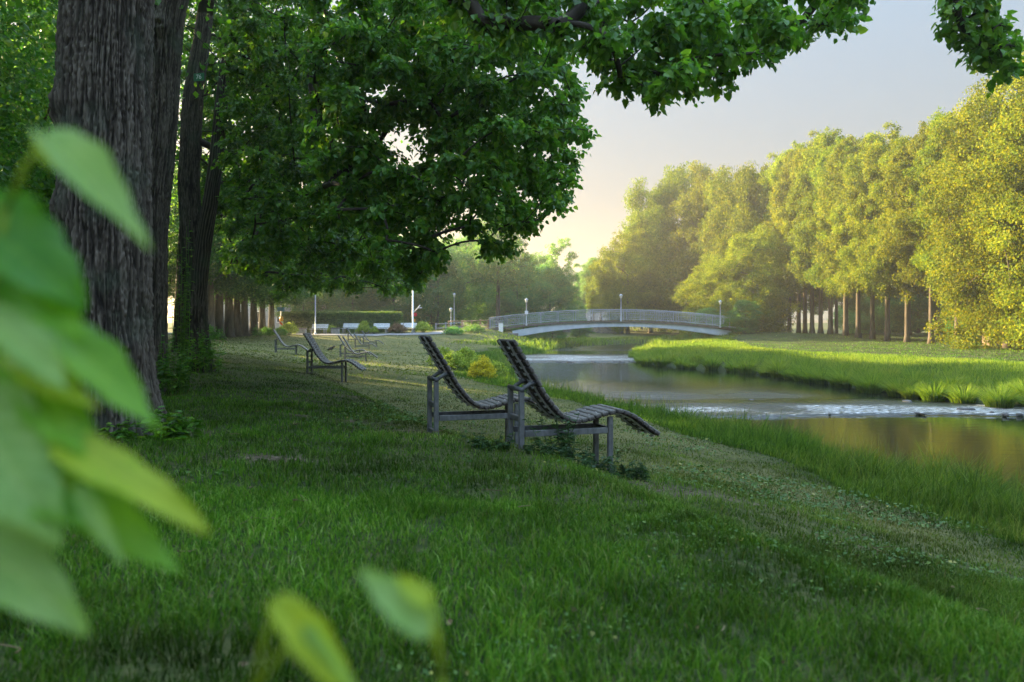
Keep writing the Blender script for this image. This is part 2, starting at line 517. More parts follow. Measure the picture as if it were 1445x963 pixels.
def ground_mat():
    m, nt, out = new_mat("lawn_ground")
    L = nt.links.new
    p = N(nt, "ShaderNodeBsdfPrincipled"); p.inputs["Roughness"].default_value = .95; p.inputs["Specular IOR Level"].default_value = .1
    tc = N(nt, "ShaderNodeTexCoord")
    n1 = N(nt, "ShaderNodeTexNoise"); n1.inputs["Scale"].default_value = 14; n1.inputs["Detail"].default_value = 8
    n2 = N(nt, "ShaderNodeTexNoise"); n2.inputs["Scale"].default_value = .9; n2.inputs["Detail"].default_value = 5
    L(tc.outputs["Object"], n1.inputs["Vector"]); L(tc.outputs["Object"], n2.inputs["Vector"])
    g = ramp(nt, [(.3, (.012, .020, .006)), (.5, (.028, .042, .012)), (.7, (.060, .062, .024))])
    d = ramp(nt, [(.3, (.055, .060, .018)), (.5, (.10, .10, .034)), (.7, (.16, .145, .06))])
    s = ramp(nt, [(.3, (.035, .024, .016)), (.5, (.085, .06, .042)), (.72, (.20, .155, .115))])
    for r_ in (g, d, s): L(n1.outputs["Fac"], r_.inputs[0])
    ad = N(nt, "ShaderNodeAttribute", attribute_name="dry")
    asl = N(nt, "ShaderNodeAttribute", attribute_name="soil")
    ma = N(nt, "ShaderNodeMath", operation='MULTIPLY_ADD'); L(n2.outputs["Fac"], ma.inputs[0]); ma.inputs[1].default_value = .9
    mb_ = N(nt, "ShaderNodeMath", operation='SUBTRACT'); L(ad.outputs["Fac"], mb_.inputs[0]); mb_.inputs[1].default_value = .42
    L(mb_.outputs[0], ma.inputs[2]); ma.use_clamp = True
    m1 = N(nt, "ShaderNodeMix", data_type='RGBA'); L(ma.outputs[0], m1.inputs[0]); L(g.outputs[0], m1.inputs[6]); L(d.outputs[0], m1.inputs[7])
    m2 = N(nt, "ShaderNodeMix", data_type='RGBA'); L(asl.outputs["Fac"], m2.inputs[0]); L(m1.outputs[2], m2.inputs[6]); L(s.outputs[0], m2.inputs[7])
    L(m2.outputs[2], p.inputs["Base Color"])
    b = N(nt, "ShaderNodeBump"); b.inputs["Strength"].default_value = .7; b.inputs["Distance"].default_value = .04
    L(n1.outputs["Fac"], b.inputs["Height"]); L(b.outputs[0], p.inputs["Normal"])
    L(p.outputs[0], out.inputs[0])
    return m


def grass_mat(name, green, dry, trans=(1.5, 1.5, .6), fac=.35, spec=.05, toned=False):
    m, nt, out = new_mat(name)
    L = nt.links.new
    g = N(nt, "ShaderNodeNewGeometry")
    a = N(nt, "ShaderNodeAttribute", attribute_name="dry")
    r1 = ramp(nt, green); r2 = ramp(nt, dry)
    L(g.outputs["Random Per Island"], r1.inputs[0]); L(g.outputs["Random Per Island"], r2.inputs[0])
    mx = N(nt, "ShaderNodeMix", data_type='RGBA'); L(a.outputs["Fac"], mx.inputs[0]); L(r1.outputs[0], mx.inputs[6]); L(r2.outputs[0], mx.inputs[7])
    if toned:
        ta = N(nt, "ShaderNodeAttribute", attribute_name="tone"); sv = N(nt, "ShaderNodeVectorMath", operation='SCALE')
        L(mx.outputs[2], sv.inputs[0]); L(ta.outputs["Fac"], sv.inputs["Scale"])
        m2_ = N(nt, "ShaderNodeMix", data_type='RGBA'); m2_.inputs[0].default_value = 1; L(sv.outputs[0], m2_.inputs[7]); mx = m2_
    p = N(nt, "ShaderNodeBsdfPrincipled"); p.inputs["Roughness"].default_value = .5; p.inputs["Specular IOR Level"].default_value = spec
    L(mx.outputs[2], p.inputs["Base Color"])
    t = N(nt, "ShaderNodeBsdfTranslucent")
    mt = N(nt, "ShaderNodeMix", data_type='RGBA', blend_type='MULTIPLY'); mt.inputs[0].default_value = 1
    L(mx.outputs[2], mt.inputs[6]); mt.inputs[7].default_value = (*trans, 1); L(mt.outputs[2], t.inputs[0])
    ms = N(nt, "ShaderNodeMixShader"); ms.inputs[0].default_value = fac
    L(p.outputs[0], ms.inputs[1]); L(t.outputs[0], ms.inputs[2]); L(ms.outputs[0], out.inputs[0])
    return m


def water_mat():
    m, nt, out = new_mat("river_water")
    L = nt.links.new
    p = N(nt, "ShaderNodeBsdfPrincipled")
    p.inputs["Base Color"].default_value = (.010, .013, .007, 1)
    p.inputs["IOR"].default_value = 1.33
    p.inputs["Specular IOR Level"].default_value = .5
    tc = N(nt, "ShaderNodeTexCoord")
    a = N(nt, "ShaderNodeAttribute", attribute_name="riffle")
    n1 = N(nt, "ShaderNodeTexNoise"); n1.inputs["Scale"].default_value = 1.7; n1.inputs["Detail"].default_value = 2
    n2 = N(nt, "ShaderNodeTexNoise"); n2.inputs["Scale"].default_value = 5; n2.inputs["Detail"].default_value = 3
    n3 = N(nt, "ShaderNodeTexNoise"); n3.inputs["Scale"].default_value = 11; n3.inputs["Detail"].default_value = 6
    wm = N(nt, "ShaderNodeMapping"); wm.inputs["Scale"].default_value = (.45, 1.5, 1)
    L(tc.outputs["Object"], wm.inputs[0])
    for n in (n1, n2, n3): L(wm.outputs[0], n.inputs["Vector"])
    h = N(nt, "ShaderNodeMath", operation='MULTIPLY_ADD'); L(n2.outputs["Fac"], h.inputs[0]); h.inputs[1].default_value = .5; L(n1.outputs["Fac"], h.inputs[2])
    st = N(nt, "ShaderNodeMapRange"); L(a.outputs["Fac"], st.inputs[0]); st.inputs[3].default_value = .045; st.inputs[4].default_value = .8
    b = N(nt, "ShaderNodeBump"); b.inputs["Distance"].default_value = .16
    L(st.outputs[0], b.inputs["Strength"]); L(h.outputs[0], b.inputs["Height"]); L(b.outputs[0], p.inputs["Normal"])
    fo = N(nt, "ShaderNodeMath", operation='MULTIPLY'); L(n3.outputs["Fac"], fo.inputs[0]); L(a.outputs["Fac"], fo.inputs[1])
    fr = N(nt, "ShaderNodeMapRange"); fr.inputs[1].default_value = .46; fr.inputs[2].default_value = .66
    L(fo.outputs[0], fr.inputs[0])
    mx = N(nt, "ShaderNodeMix", data_type='RGBA'); L(fr.outputs[0], mx.inputs[0]); mx.inputs[6].default_value = (.010, .013, .007, 1); mx.inputs[7].default_value = (.72, .74, .76, 1)
    L(mx.outputs[2], p.inputs["Base Color"])
    ro = N(nt, "ShaderNodeMapRange"); L(a.outputs["Fac"], ro.inputs[0]); ro.inputs[2].default_value = .6; ro.inputs[3].default_value = .04; ro.inputs[4].default_value = .34
    L(ro.outputs[0], p.inputs["Roughness"])
    L(p.outputs[0], out.inputs[0])
    return m


# ------------------------------------------------------------------ terrain
def lin(y, pts):
    P = np.array(pts, float)
    return np.interp(y, P[:, 0], P[:, 1])


XT_ = [(-10, 1.0), (0, -1.6), (8, -4.1), (14, -6.1), (20, -8), (46, -17.5), (80, -24), (140, -30)]
XG_ = [(-10, 5.5), (0, 2.9), (8, .1), (9.2, -.86), (22, -5.65), (38, -8), (57, -11), (80, -12), (140, -12)]
GZ_ = [(0, .36), (8, .32), (22, .14), (38, -.2), (57, -.27), (70, 0), (80, .5), (140, .6)]
XL_ = [(-10, 11), (0, 9), (8, 7.7), (12.4, 7.1), (16.4, 6.1), (22.5, 4.3), (27.6, 2.3), (33.7, .2), (45, -.1), (60, .3), (70, 3), (82, 6.2), (92, 12), (104, 24), (120, 46), (140, 80)]
XR_ = [(-10, 21), (0, 19), (12, 17.6), (24.7, 15.9), (28, 14.2), (35.7, 13.5), (43.4, 12.6), (47.4, 9.8), (52, 8.6), (60, 9.4), (67, 11), (78, 12.6), (86, 17), (96, 30), (110, 54), (140, 90)]
WATER = -1.1


def ground_z(x, y, rough=True):
    x = np.asarray(x, float); y = np.asarray(y, float)
    xt, xg, gz, xl, xr = lin(y, XT_), lin(y, XG_), lin(y, GZ_), lin(y, XL_), lin(y, XR_)
    near = np.clip((40 - y) / 25, 0, 1)
    drop = .08 + .24 * near
    top = np.minimum(-.52, gz - .36)
    w = np.minimum(3.2, (xl - xg - 1.2) * .6)
    kx = [xt - 60, xt - 14, xt, xg, xg + 1.0, xl - w, xl - .4, xl + 1.5, xr - 1.5, xr + .3, xr + 1.6, xr + 7, np.maximum(xr + 13, 33.5 + 0 * y), np.maximum(xr + 30, 60 + 0 * y)]
    zb = np.clip((y - 70) / 14, 0, 1)
    kz = [.6 + 0 * y, .55 + 0 * y, .47 + 0 * y, gz, gz - drop, top + 0 * y, WATER - .02 + 0 * y, -1.7 + 0 * y, -1.7 + 0 * y, -1.04 + 0 * y,
          -.62 + 0 * y, -.24 + .2 * zb, -.1 + .35 * zb, 0 + .5 * zb]
    z = np.where(x <= kx[0], kz[0], 0.0)
    for i in range(len(kx) - 1):
        t = np.clip((x - kx[i]) / np.maximum(kx[i + 1] - kx[i], 1e-3), 0, 1)
        s = t * t * (3 - 2 * t) * .5 + t * .5
        z = np.where((x > kx[i]) & (x <= kx[i + 1]), kz[i] + (kz[i + 1] - kz[i]) * s, z)
    z = np.where(x > kx[-1], kz[-1], z)
    # embankments that carry the bridge ends
    e1 = np.exp(-((y - 84) / 6.0) ** 2) * np.clip(1 - (x - (-2.0)) / 4.5, 0, 1) * np.clip(1 + (x + 3) / 16, 0, 1)
    z = z + np.maximum(0, .92 - z) * e1
    e2 = np.exp(-((y - 84) / 6.0) ** 2) * np.clip((x - 20.5) / 3.5, 0, 1) * np.clip(1 - (x - 25) / 14, 0, 1)
    z = z + np.maximum(0, .62 - z) * e2
    z = z + np.clip((y - 100) / 60, 0, 1) * .8 * (z > -.9)
    if rough:
        k = (z > WATER + .2)
        z = z + k * (.09 * (vnoise(x * .45, y * .45, 3.1) - .5) + .05 * (vnoise(x * 1.6, y * 1.6, 7.7) - .5))
    return z


def gz(x, y):
    return float(ground_z(np.array([x]), np.array([y]))[0])


SOIL = [(1.55, 7.6, .75, .30, -.1), (-1.1, 8.45, 1.1, .16, -.25), (-2.05, 6.75, .55, .14, -.1), (.75, 8.0, .55, .25, -.2), (-2.4, 10.4, 1.0, .16, -.4),
        (-5.3, 21.5, .9, .35, 0), (2.2, 7.4, .5, .22, .1), (-3.5, 14.5, 1.2, .2, -.5), (-.9, 9.3, .9, .2, -.3), (-4.1, 8.1, .95, .85, 0)]


def soil_f(x, y):
    s = np.zeros_like(x)
    for cx, cy_, a, b, r in SOIL:
        c, n = math.cos(r), math.sin(r)
        u = ((x - cx) * c + (y - cy_) * n) / a
        v = (-(x - cx) * n + (y - cy_) * c) / b
        s = np.maximum(s, np.clip(1.5 - 1.2 * (u * u + v * v), 0, 1))
    s = s * np.clip((vnoise(x * 5, y * 5, 1.3) * .9 + vnoise(x * 13, y * 13, 5.3) * .6 - .25) * 1.6, 0, 1)
    return s


def dry_f(x, y):
    xg, xl, xt = lin(y, XG_), lin(y, XL_), lin(y, XT_)
    u = (x - xt) / np.maximum(xg - xt, .5)
    m = np.clip((u - .66) * 1.6, 0, 1) * np.clip((xl - 2.6 - x) / 1.2, 0, 1) * np.clip((y - 3.0) / 6, .12, 1)
    n = vnoise(x * .5, y * .5, 11.) * .6 + vnoise(x * 1.9, y * 1.9, 2.) * .4
    d = np.clip(m * (.15 + 1.2 * n), 0, 1)
    far = np.clip((y - 14) / 20, 0, 1) * np.clip((xl - 2.6 - x) / 1.5, 0, 1) * .85
    right = np.clip((x - lin(y, XR_) - 8) / 4, 0, 1) * .06
    return np.clip(np.maximum(np.maximum(d, far * (.5 + n)), right * (.4 + n)), 0, 1)


gx = np.concatenate([np.linspace(-240, -60, 19)[:-1], np.linspace(-60, -22, 39)[:-1], np.arange(-22, 44, .32), np.linspace(44, 90, 40)[1:], np.linspace(90, 280, 20)[1:]])
gy = np.concatenate([np.linspace(-40, -6, 12)[:-1], np.arange(-6, 46, .32), np.arange(46.4, 130, .7), np.linspace(130, 760, 40)[1:]])
GX, GY = np.meshgrid(gx, gy)
nx, ny = len(gx), len(gy)
GZ = ground_z(GX.ravel(), GY.ravel())
gi = (np.arange(ny - 1)[:, None] * nx + np.arange(nx - 1)[None, :]).ravel()
GQ = np.stack([gi, gi + 1, gi + nx + 1, gi + nx], 1)
mb = MB().add(np.stack([GX.ravel(), GY.ravel(), GZ], 1), GQ, dry=dry_f(GX.ravel(), GY.ravel()), soil=soil_f(GX.ravel(), GY.ravel()))
tag(mb.build("ground", ground_mat()), kind="structure")

# river surface: one sheet with two low weir steps
wx = np.linspace(-3, 60, 127); wy = np.concatenate([np.arange(-10, 20, .6), np.arange(20, 70, .12), np.arange(70, 118, .6)])
WX, WY = np.meshgrid(wx, wy); wxr, wyr = WX.ravel(), WY.ravel()


def weir1(x): return 23.2 + .25 * np.sin(x * .7) + .03 * (x - 10) + .25 * (vnoise(x * 1.5, 0.0, 4.) - .5)


def weir2(x): return 54.0 + .3 * np.sin(x * .9) + .5 * (vnoise(x * 1.2, 0.0, 9.) - .5)


def sstep(t): t = np.clip(t, 0, 1); return t * t * (3 - 2 * t)


d1, d2 = wyr - weir1(wxr), wyr - weir2(wxr)
riff = np.maximum(sstep(d1 / .10) * sstep((5.6 - d1) / 4.4), sstep(d2 / .10) * sstep((13 - d2) / 6.0))
riff = np.maximum(riff * (.55 + .9 * vnoise(wxr * .5, wyr * .9, 2.2)), sstep((d1 - 3) / 3) * sstep((15 - d1) / 9) * (.62 - .4 * sstep((wxr - 8) / 5)) * (.3 + 1.2 * vnoise(wxr * .4, wyr * .25, 6.)))
riff = np.maximum(riff, sstep((wyr - 70) / 4) * .35)
wz = WATER - .05 + .07 * sstep(d1 / .14) + .07 * sstep(d2 / .14) + .02 * riff * (vnoise(wxr * 2.2, wyr * 2.2, 8.) - .5)
wi = (np.arange(len(wy) - 1)[:, None] * len(wx) + np.arange(len(wx) - 1)[None, :]).ravel()
mb = MB().add(np.stack([wxr, wyr, wz], 1), np.stack([wi, wi + 1, wi + len(wx) + 1, wi + len(wx)], 1), riffle=np.clip(riff, 0, 1))
tag(mb.build("river_water", water_mat()), kind="structure")

# far hills seen through the gap
hx = np.linspace(-235, 275, 111); hy = np.linspace(560, 740, 12)
HX, HY = np.meshgrid(hx, hy)
hz = 3 + (22 + 4 * np.sin(HX * .012 + 1) + 5 * vnoise(HX * .02, HY * .02, 1.) + 2 * vnoise(HX * .09, HY * .09, 2.)) * np.sin(np.clip((HY - 560) / 180, 0, 1) * np.pi) ** .8
hi_ = (np.arange(11)[:, None] * 111 + np.arange(110)[None, :]).ravel()
tag(MB().add(np.stack([HX.ravel(), HY.ravel(), hz.ravel()], 1), np.stack([hi_, hi_ + 1, hi_ + 112, hi_ + 111], 1)).build(
    "hills", solid_mat("hill_wood", (.03, .045, .03), (.06, .075, .04), .08, .95)), kind="structure")

# the haze over the river meadow
mb = MB()
box(mb, (-260, -45, -2.9), (300, 770, 40))
hm, hnt, hout = new_mat("haze_air")
vol = N(hnt, "ShaderNodeVolumePrincipled")
vol.inputs["Color"].default_value = (.97, .92, .84, 1)
vol.inputs["Density"].default_value = .0008
vol.inputs["Anisotropy"].default_value = .6
hnt.links.new(vol.outputs[0], hout.inputs["Volume"])
tag(mb.build("haze", hm, smooth=False), kind="stuff")

# ------------------------------------------------------------------ footpath
def strip(mb, pts, w, lift, sub=6):
    P = np.array(pts, float)
    t = np.linspace(0, len(P) - 1, (len(P) - 1) * sub + 1)
    X = np.interp(t, np.arange(len(P)), P[:, 0]); Y = np.interp(t, np.arange(len(P)), P[:, 1])
    T = np.gradient(np.stack([X, Y], 1), axis=0); T /= np.linalg.norm(T, axis=1)[:, None]
    Nn = np.stack([-T[:, 1], T[:, 0]], 1)
    V, m = [], 5
    for k in range(m):
        o = (k / (m - 1) - .5) * w
        x, y = X + Nn[:, 0] * o, Y + Nn[:, 1] * o
        V.append(np.stack([x, y, ground_z(x, y) + lift], 1))
    V = np.stack(V, 1)
    i = (np.arange(len(t) - 1)[:, None] * m + np.arange(m - 1)[None, :]).ravel()
    mb.add(V.reshape(-1, 3), np.stack([i, i + 1, i + m + 1, i + m], 1))


mb = MB()
strip(mb, [(-44, 73), (-30, 74.2), (-20, 75), (-13, 76), (-8, 79), (-5, 82.5), (-2.6, 84)], 2.0, .06)
tag(mb.build("path", M_asphalt), kind="structure")

# ------------------------------------------------------------------ arched footbridge
BY = 84.0


def deck_z(x):
    u = (x - 10.6) / 13.2
    return 1.80 - .92 * u * u


def arch_z(x):
    u = (x - 11.4) / 11.4
    return 1.40 - 1.06 * np.abs(u) ** 2.1


bridge = empty("footbridge", (11.4, BY, 0), 0, "pale blue arched footbridge with ornamental railing spanning the river", "bridge")
OX, OY = 11.4, BY


def loc(V): return np.asarray(V, float) - np.array([OX, OY, 0])


xs = np.linspace(-2.4, 24.4, 61)
for yy in (-1.05, 1.05):
    xa = np.linspace(0.05, 22.8, 49)
    zc = arch_z(xa)
    th = .30 - .04 * np.cos((xa - 11.4) / 11.4 * np.pi)
    V = np.stack([np.stack([xa, 0 * xa + BY + yy + a, zc + b * th], 1) for a, b in ((-.17, -1), (.17, -1), (.17, 1), (-.17, 1))], 1).reshape(-1, 3)
    i = np.arange(48)[:, None] * 4; j = np.arange(4)[None]
    Q = np.stack([i + j, i + (j + 1) % 4, i + 4 + (j + 1) % 4, i + 4 + j], -1).reshape(-1, 4)
    Q = np.concatenate([Q, [[0, 3, 2, 1], [192, 193, 194, 195]]])
    MB().add(loc(V), Q).build("arch_rib", M_bridge_blue, bridge, smooth=False)
zc = deck_z(xs)
V = np.stack([np.stack([xs, 0 * xs + BY + a, zc + b], 1) for a, b in ((-1.35, -.22), (1.35, -.22), (1.35, 0), (-1.35, 0))], 1).reshape(-1, 3)
i = np.arange(60)[:, None] * 4
Q = np.stack([i + j, i + (j + 1) % 4, i + 4 + (j + 1) % 4, i + 4 + j], -1).reshape(-1, 4)
Q = np.concatenate([Q, [[0, 3, 2, 1], [240, 241, 242, 243]]])
MB().add(loc(V), Q).build("deck", M_bridge_deck, bridge, smooth=False)
for x in list(np.linspace(1.2, 5.4, 4)) + list(np.linspace(17.6, 21.6, 4)):
    for yy in (-1.05, 1.05):
        if deck_z(x) - .22 - (arch_z(x) + .26) > .08:
            m_sp = MB(); box(m_sp, (x - .07 - OX, yy - .07, arch_z(x) + .2), (x + .07 - OX, yy + .07, deck_z(x) - .2))
            m_sp.build("spandrel_post", M_bridge_deck, bridge, smooth=False)


def ring(mb, c, r, t=.012, n=12):
    a = np.linspace(0, 2 * np.pi, n + 1)
    tube(mb, np.stack([c[0] + r * np.cos(a), c[1] + 0 * a, c[2] + r * np.sin(a)], 1), t, 4, cap=False)


H_R = 1.12
for yy, nm in ((-1.22, "railing"), (1.22, "railing")):
    rl = MB()
    tube(rl, loc(np.stack([xs, 0 * xs + BY + yy, deck_z(xs) + H_R], 1)), .034, 6)
    tube(rl, loc(np.stack([xs, 0 * xs + BY + yy, deck_z(xs) + .12], 1)), .026, 5)
    tube(rl, loc(np.stack([xs, 0 * xs + BY + yy, deck_z(xs) + H_R - .16], 1)), .018, 5)
    rail = rl.build("railing", M_rail, bridge)
    px_ = np.arange(-2.3, 24.4, 1.78)
    for k, x in enumerate(px_):
        po = MB(); box(po, (x - .035 - OX, yy - .035, deck_z(x)), (x + .035 - OX, yy + .035, deck_z(x) + H_R + .03)); po.build("post", M_rail, rail, smooth=False)
        if k < len(px_) - 1:
            pn = MB()
            for b in (.18, .30, 1.48, 1.60):
                X = x + b; z = deck_z(X); box(pn, (X - .014 - OX, yy - .012, z + .12), (X + .014 - OX, yy + .012, z + H_R))
            for b in (.66, 1.12):
                X = x + b; z = deck_z(X) + .12
                ring(pn, (X - OX, yy, z + .41), .21)
                ring(pn, (X - OX, yy, z + .41), .10)
            X = x + .89; z = deck_z(X)
            box(pn, (X - .56 - OX, yy - .012, z + .33), (X + .56 - OX, yy + .012, z + .36))
            box(pn, (X - .56 - OX, yy - .012, z + .72), (X + .56 - OX, yy + .012, z + .75))
            for b in (-.42, -.2, 0, .2, .42):
                box(pn, (X + b - .012 - OX, yy - .01, z + .75), (X + b + .012 - OX, yy + .01, z + .97))
                box(pn, (X + b - .012 - OX, yy - .01, z + .12), (X + b + .012 - OX, yy + .01, z + .33))
            pn.build("ornamental_panel", M_rail, rail, smooth=False)


def stones(mb, x0, x1, y0, y1, zt, seed, batter=.25):
    rng = np.random.default_rng(seed)
    nz = int((zt(0.5) + 1.75) / .32)
    for k in range(nz):
        z0 = -1.75 + k * .32
        f = batter * (1 - k / max(nz, 1))
        x = x0 - f
        while x < x1 + f:
            w = rng.uniform(.35, .75)
            e = rng.uniform(-.04, .04)
            if z0 < zt((x - x0) / (x1 - x0)) - .15:
                box(mb, (x + .012, y0 - f + e, z0 + .012), (x + w - .012, y1 + f + e, z0 + .31), .04)
            x += w


for x0, x1, zt, sd in ((-2.2, .1, lambda t: .35 + .35 * (1 - t), 1), (22.7, 26.2, lambda t: .25 + .3 * t, 2)):
    mb = MB(); stones(mb, x0 - OX, x1 - OX, -1.9, 1.9, zt, sd); box(mb, (x0 + .1 - OX, -1.75, -1.7), (x1 - .12 - OX, 1.75, .15))
    mb.build("abutment", M_stone, bridge, smooth=False)


def revolve(mb, prof, c=(0, 0), seg=12):
    """prof: list of (radius, z)."""
    tube_pts = np.array(prof, float)
    a = np.linspace(0, 2 * np.pi, seg, endpoint=False)
    n = len(tube_pts)
    V = np.stack([c[0] + tube_pts[:, 0:1] * np.cos(a), c[1] + tube_pts[:, 0:1] * np.sin(a), np.repeat(tube_pts[:, 1:2], seg, 1)], -1).reshape(-1, 3)
    i = np.arange(n - 1)[:, None] * seg; j = np.arange(seg)[None]
    Q = np.stack([i + j, i + (j + 1) % seg, i + seg + (j + 1) % seg, i + seg + j], -1).reshape(-1, 4)
    return mb.add(V, Q)


def lantern(name, x, y, z, h, label, group, boxed=False):
    t = empty(name, (x, y, z), 0, label, "street lamp", group)
    p = MB()
    revolve(p, [(.10, 0), (.10, .18), (.062, .24), (.056, h * .6), (.05, h - .42), (.075, h - .40), (.075, h - .36), (.04, h - .34)])
    p.build("post", M_lamp_grey, t)
    g = MB(); revolve(g, [(.05, h - .34), (.10, h - .33), (.155, h - .08), (.15, h - .06)]); g.build("lamp_glass", M_lamp_glass, t)
    c = MB(); revolve(c, [(.20, h - .07), (.21, h - .04), (.12, h + .03), (.03, h + .08), (.012, h + .13)]); c.build("lamp_cap", M_lamp_grey, t)
    if boxed:
        b = MB(); box(b, (-.17, -.17, h * .43), (.17, .05, h * .43 + .34), .02); b.build("switch_box", M_white_paint, t, smooth=False)
    return t


for x, lb, bx in ((1.5, "bridge lantern with white box at the low end of the railing by the near bank", True),
                  (11.3, "bridge lantern at the crown of the arched footbridge", False),
                  (21.6, "bridge lantern near the bridge end under the tall yellow trees", False)):
    lantern("street_lamp", x, BY - 1.40 if bx else BY - 1.42, deck_z(x) - .12, 2.75, lb, "lamps on the footbridge", bx)
lantern("street_lamp", -6.55, 85.5, gz(-6.55, 85.5), 2.35, "short globe topped path lamp beside the wooden handrail", "lamps along the path")
lantern("street_lamp", -6.6, 91, gz(-6.6, 91), 4.4, "tall path lamp standing against the dark wood behind the handrail", "lamps along the path")

cab = empty("utility_cabinet", (-1.15, 82.3, gz(-1.15, 82.3)), 0, "white utility cabinet on the bank under the bridge end", "cabinet")
m_ = MB(); box(m_, (-.22, -.18, -.1), (.22, .18, .86), .015); m_.build("body", M_white_paint, cab, smooth=False)
m_ = MB(); box(m_, (-.25, -.21, .863), (.25, .21, .91), .01); m_.build("lid", M_lamp_grey, cab, smooth=False)
m_ = MB(); box(m_, (-.18, -.196, .06), (.18, -.183, .80), .004); m_.build("door", M_white_paint, cab, smooth=False)


def rail_fence(name, pts, h, mat, label, cat, nr=2, r=.05):
    x0, y0 = pts[0]
    t = empty(name, (x0, y0, gz(x0, y0)), 0, label, cat)
    z0 = gz(x0, y0)
    for (x, y) in pts:
        p = MB(); z = gz(x, y) - z0
        box(p, (x - x0 - .07, y - y0 - .07, z - .2), (x - x0 + .07, y - y0 + .07, z + h + .05), .015); p.build("post", mat, t, smooth=False)
    for k in range(nr):
        for a, b in zip(pts[:-1], pts[1:]):
            p = MB()
            za, zb = gz(*a) - z0 + h * (1 - .48 * k) - .08, gz(*b) - z0 + h * (1 - .48 * k) - .08
            tube(p, [(a[0] - x0, a[1] - y0 - .09, za), (b[0] - x0, b[1] - y0 - .09, zb)], r, 6, flat=.6); p.build("rail", mat, t)
    return t


rail_fence("handrail_fence", [(-6.6, 83.0), (-5.2, 83.0), (-4.2, 83.0), (-3.3, 83.0), (-2.45, 82.95)], 1.0, M_fence_wood, "brown wooden rail fence leading up to the bridge railing", "fence")
rail_fence("stair_railing", [(-8.6, 90), (-7.4, 89), (-6.4, 88), (-5.4, 87)], 1.0, M_rail, "grey metal stair railing beside the path behind the wooden rail fence", "railing", 2, .04)

# ------------------------------------------------------------------ wave loungers
PROF = [(-.135, 1.085), (.029, .83), (.127, .672), (.20, .535), (.290, .42), (.382, .315), (.475, .255), (.586, .228), (.70, .24), (.834, .278), (.962, .306), (1.083, .322), (1.238, .252), (1.437, .105), (1.512, .06)]
P_ = np.array(PROF)
tt = np.concatenate([[0], np.cumsum(np.hypot(*np.diff(P_, axis=0).T))])


def smooth_profile(n):
    s = np.linspace(0, tt[-1], 200)
    X = np.interp(s, tt, P_[:, 0]); Zz = np.interp(s, tt, P_[:, 1])
    k = np.hanning(17); k /= k.sum()
    Xp = np.convolve(np.pad(X, 8, mode='reflect', reflect_type='odd'), k, 'valid'); Zp = np.convolve(np.pad(Zz, 8, mode='reflect', reflect_type='odd'), k, 'valid')
    s2 = np.linspace(0, tt[-1], n)
    return np.interp(s2, s, Xp), np.interp(s2, s, Zp)


WID = .56


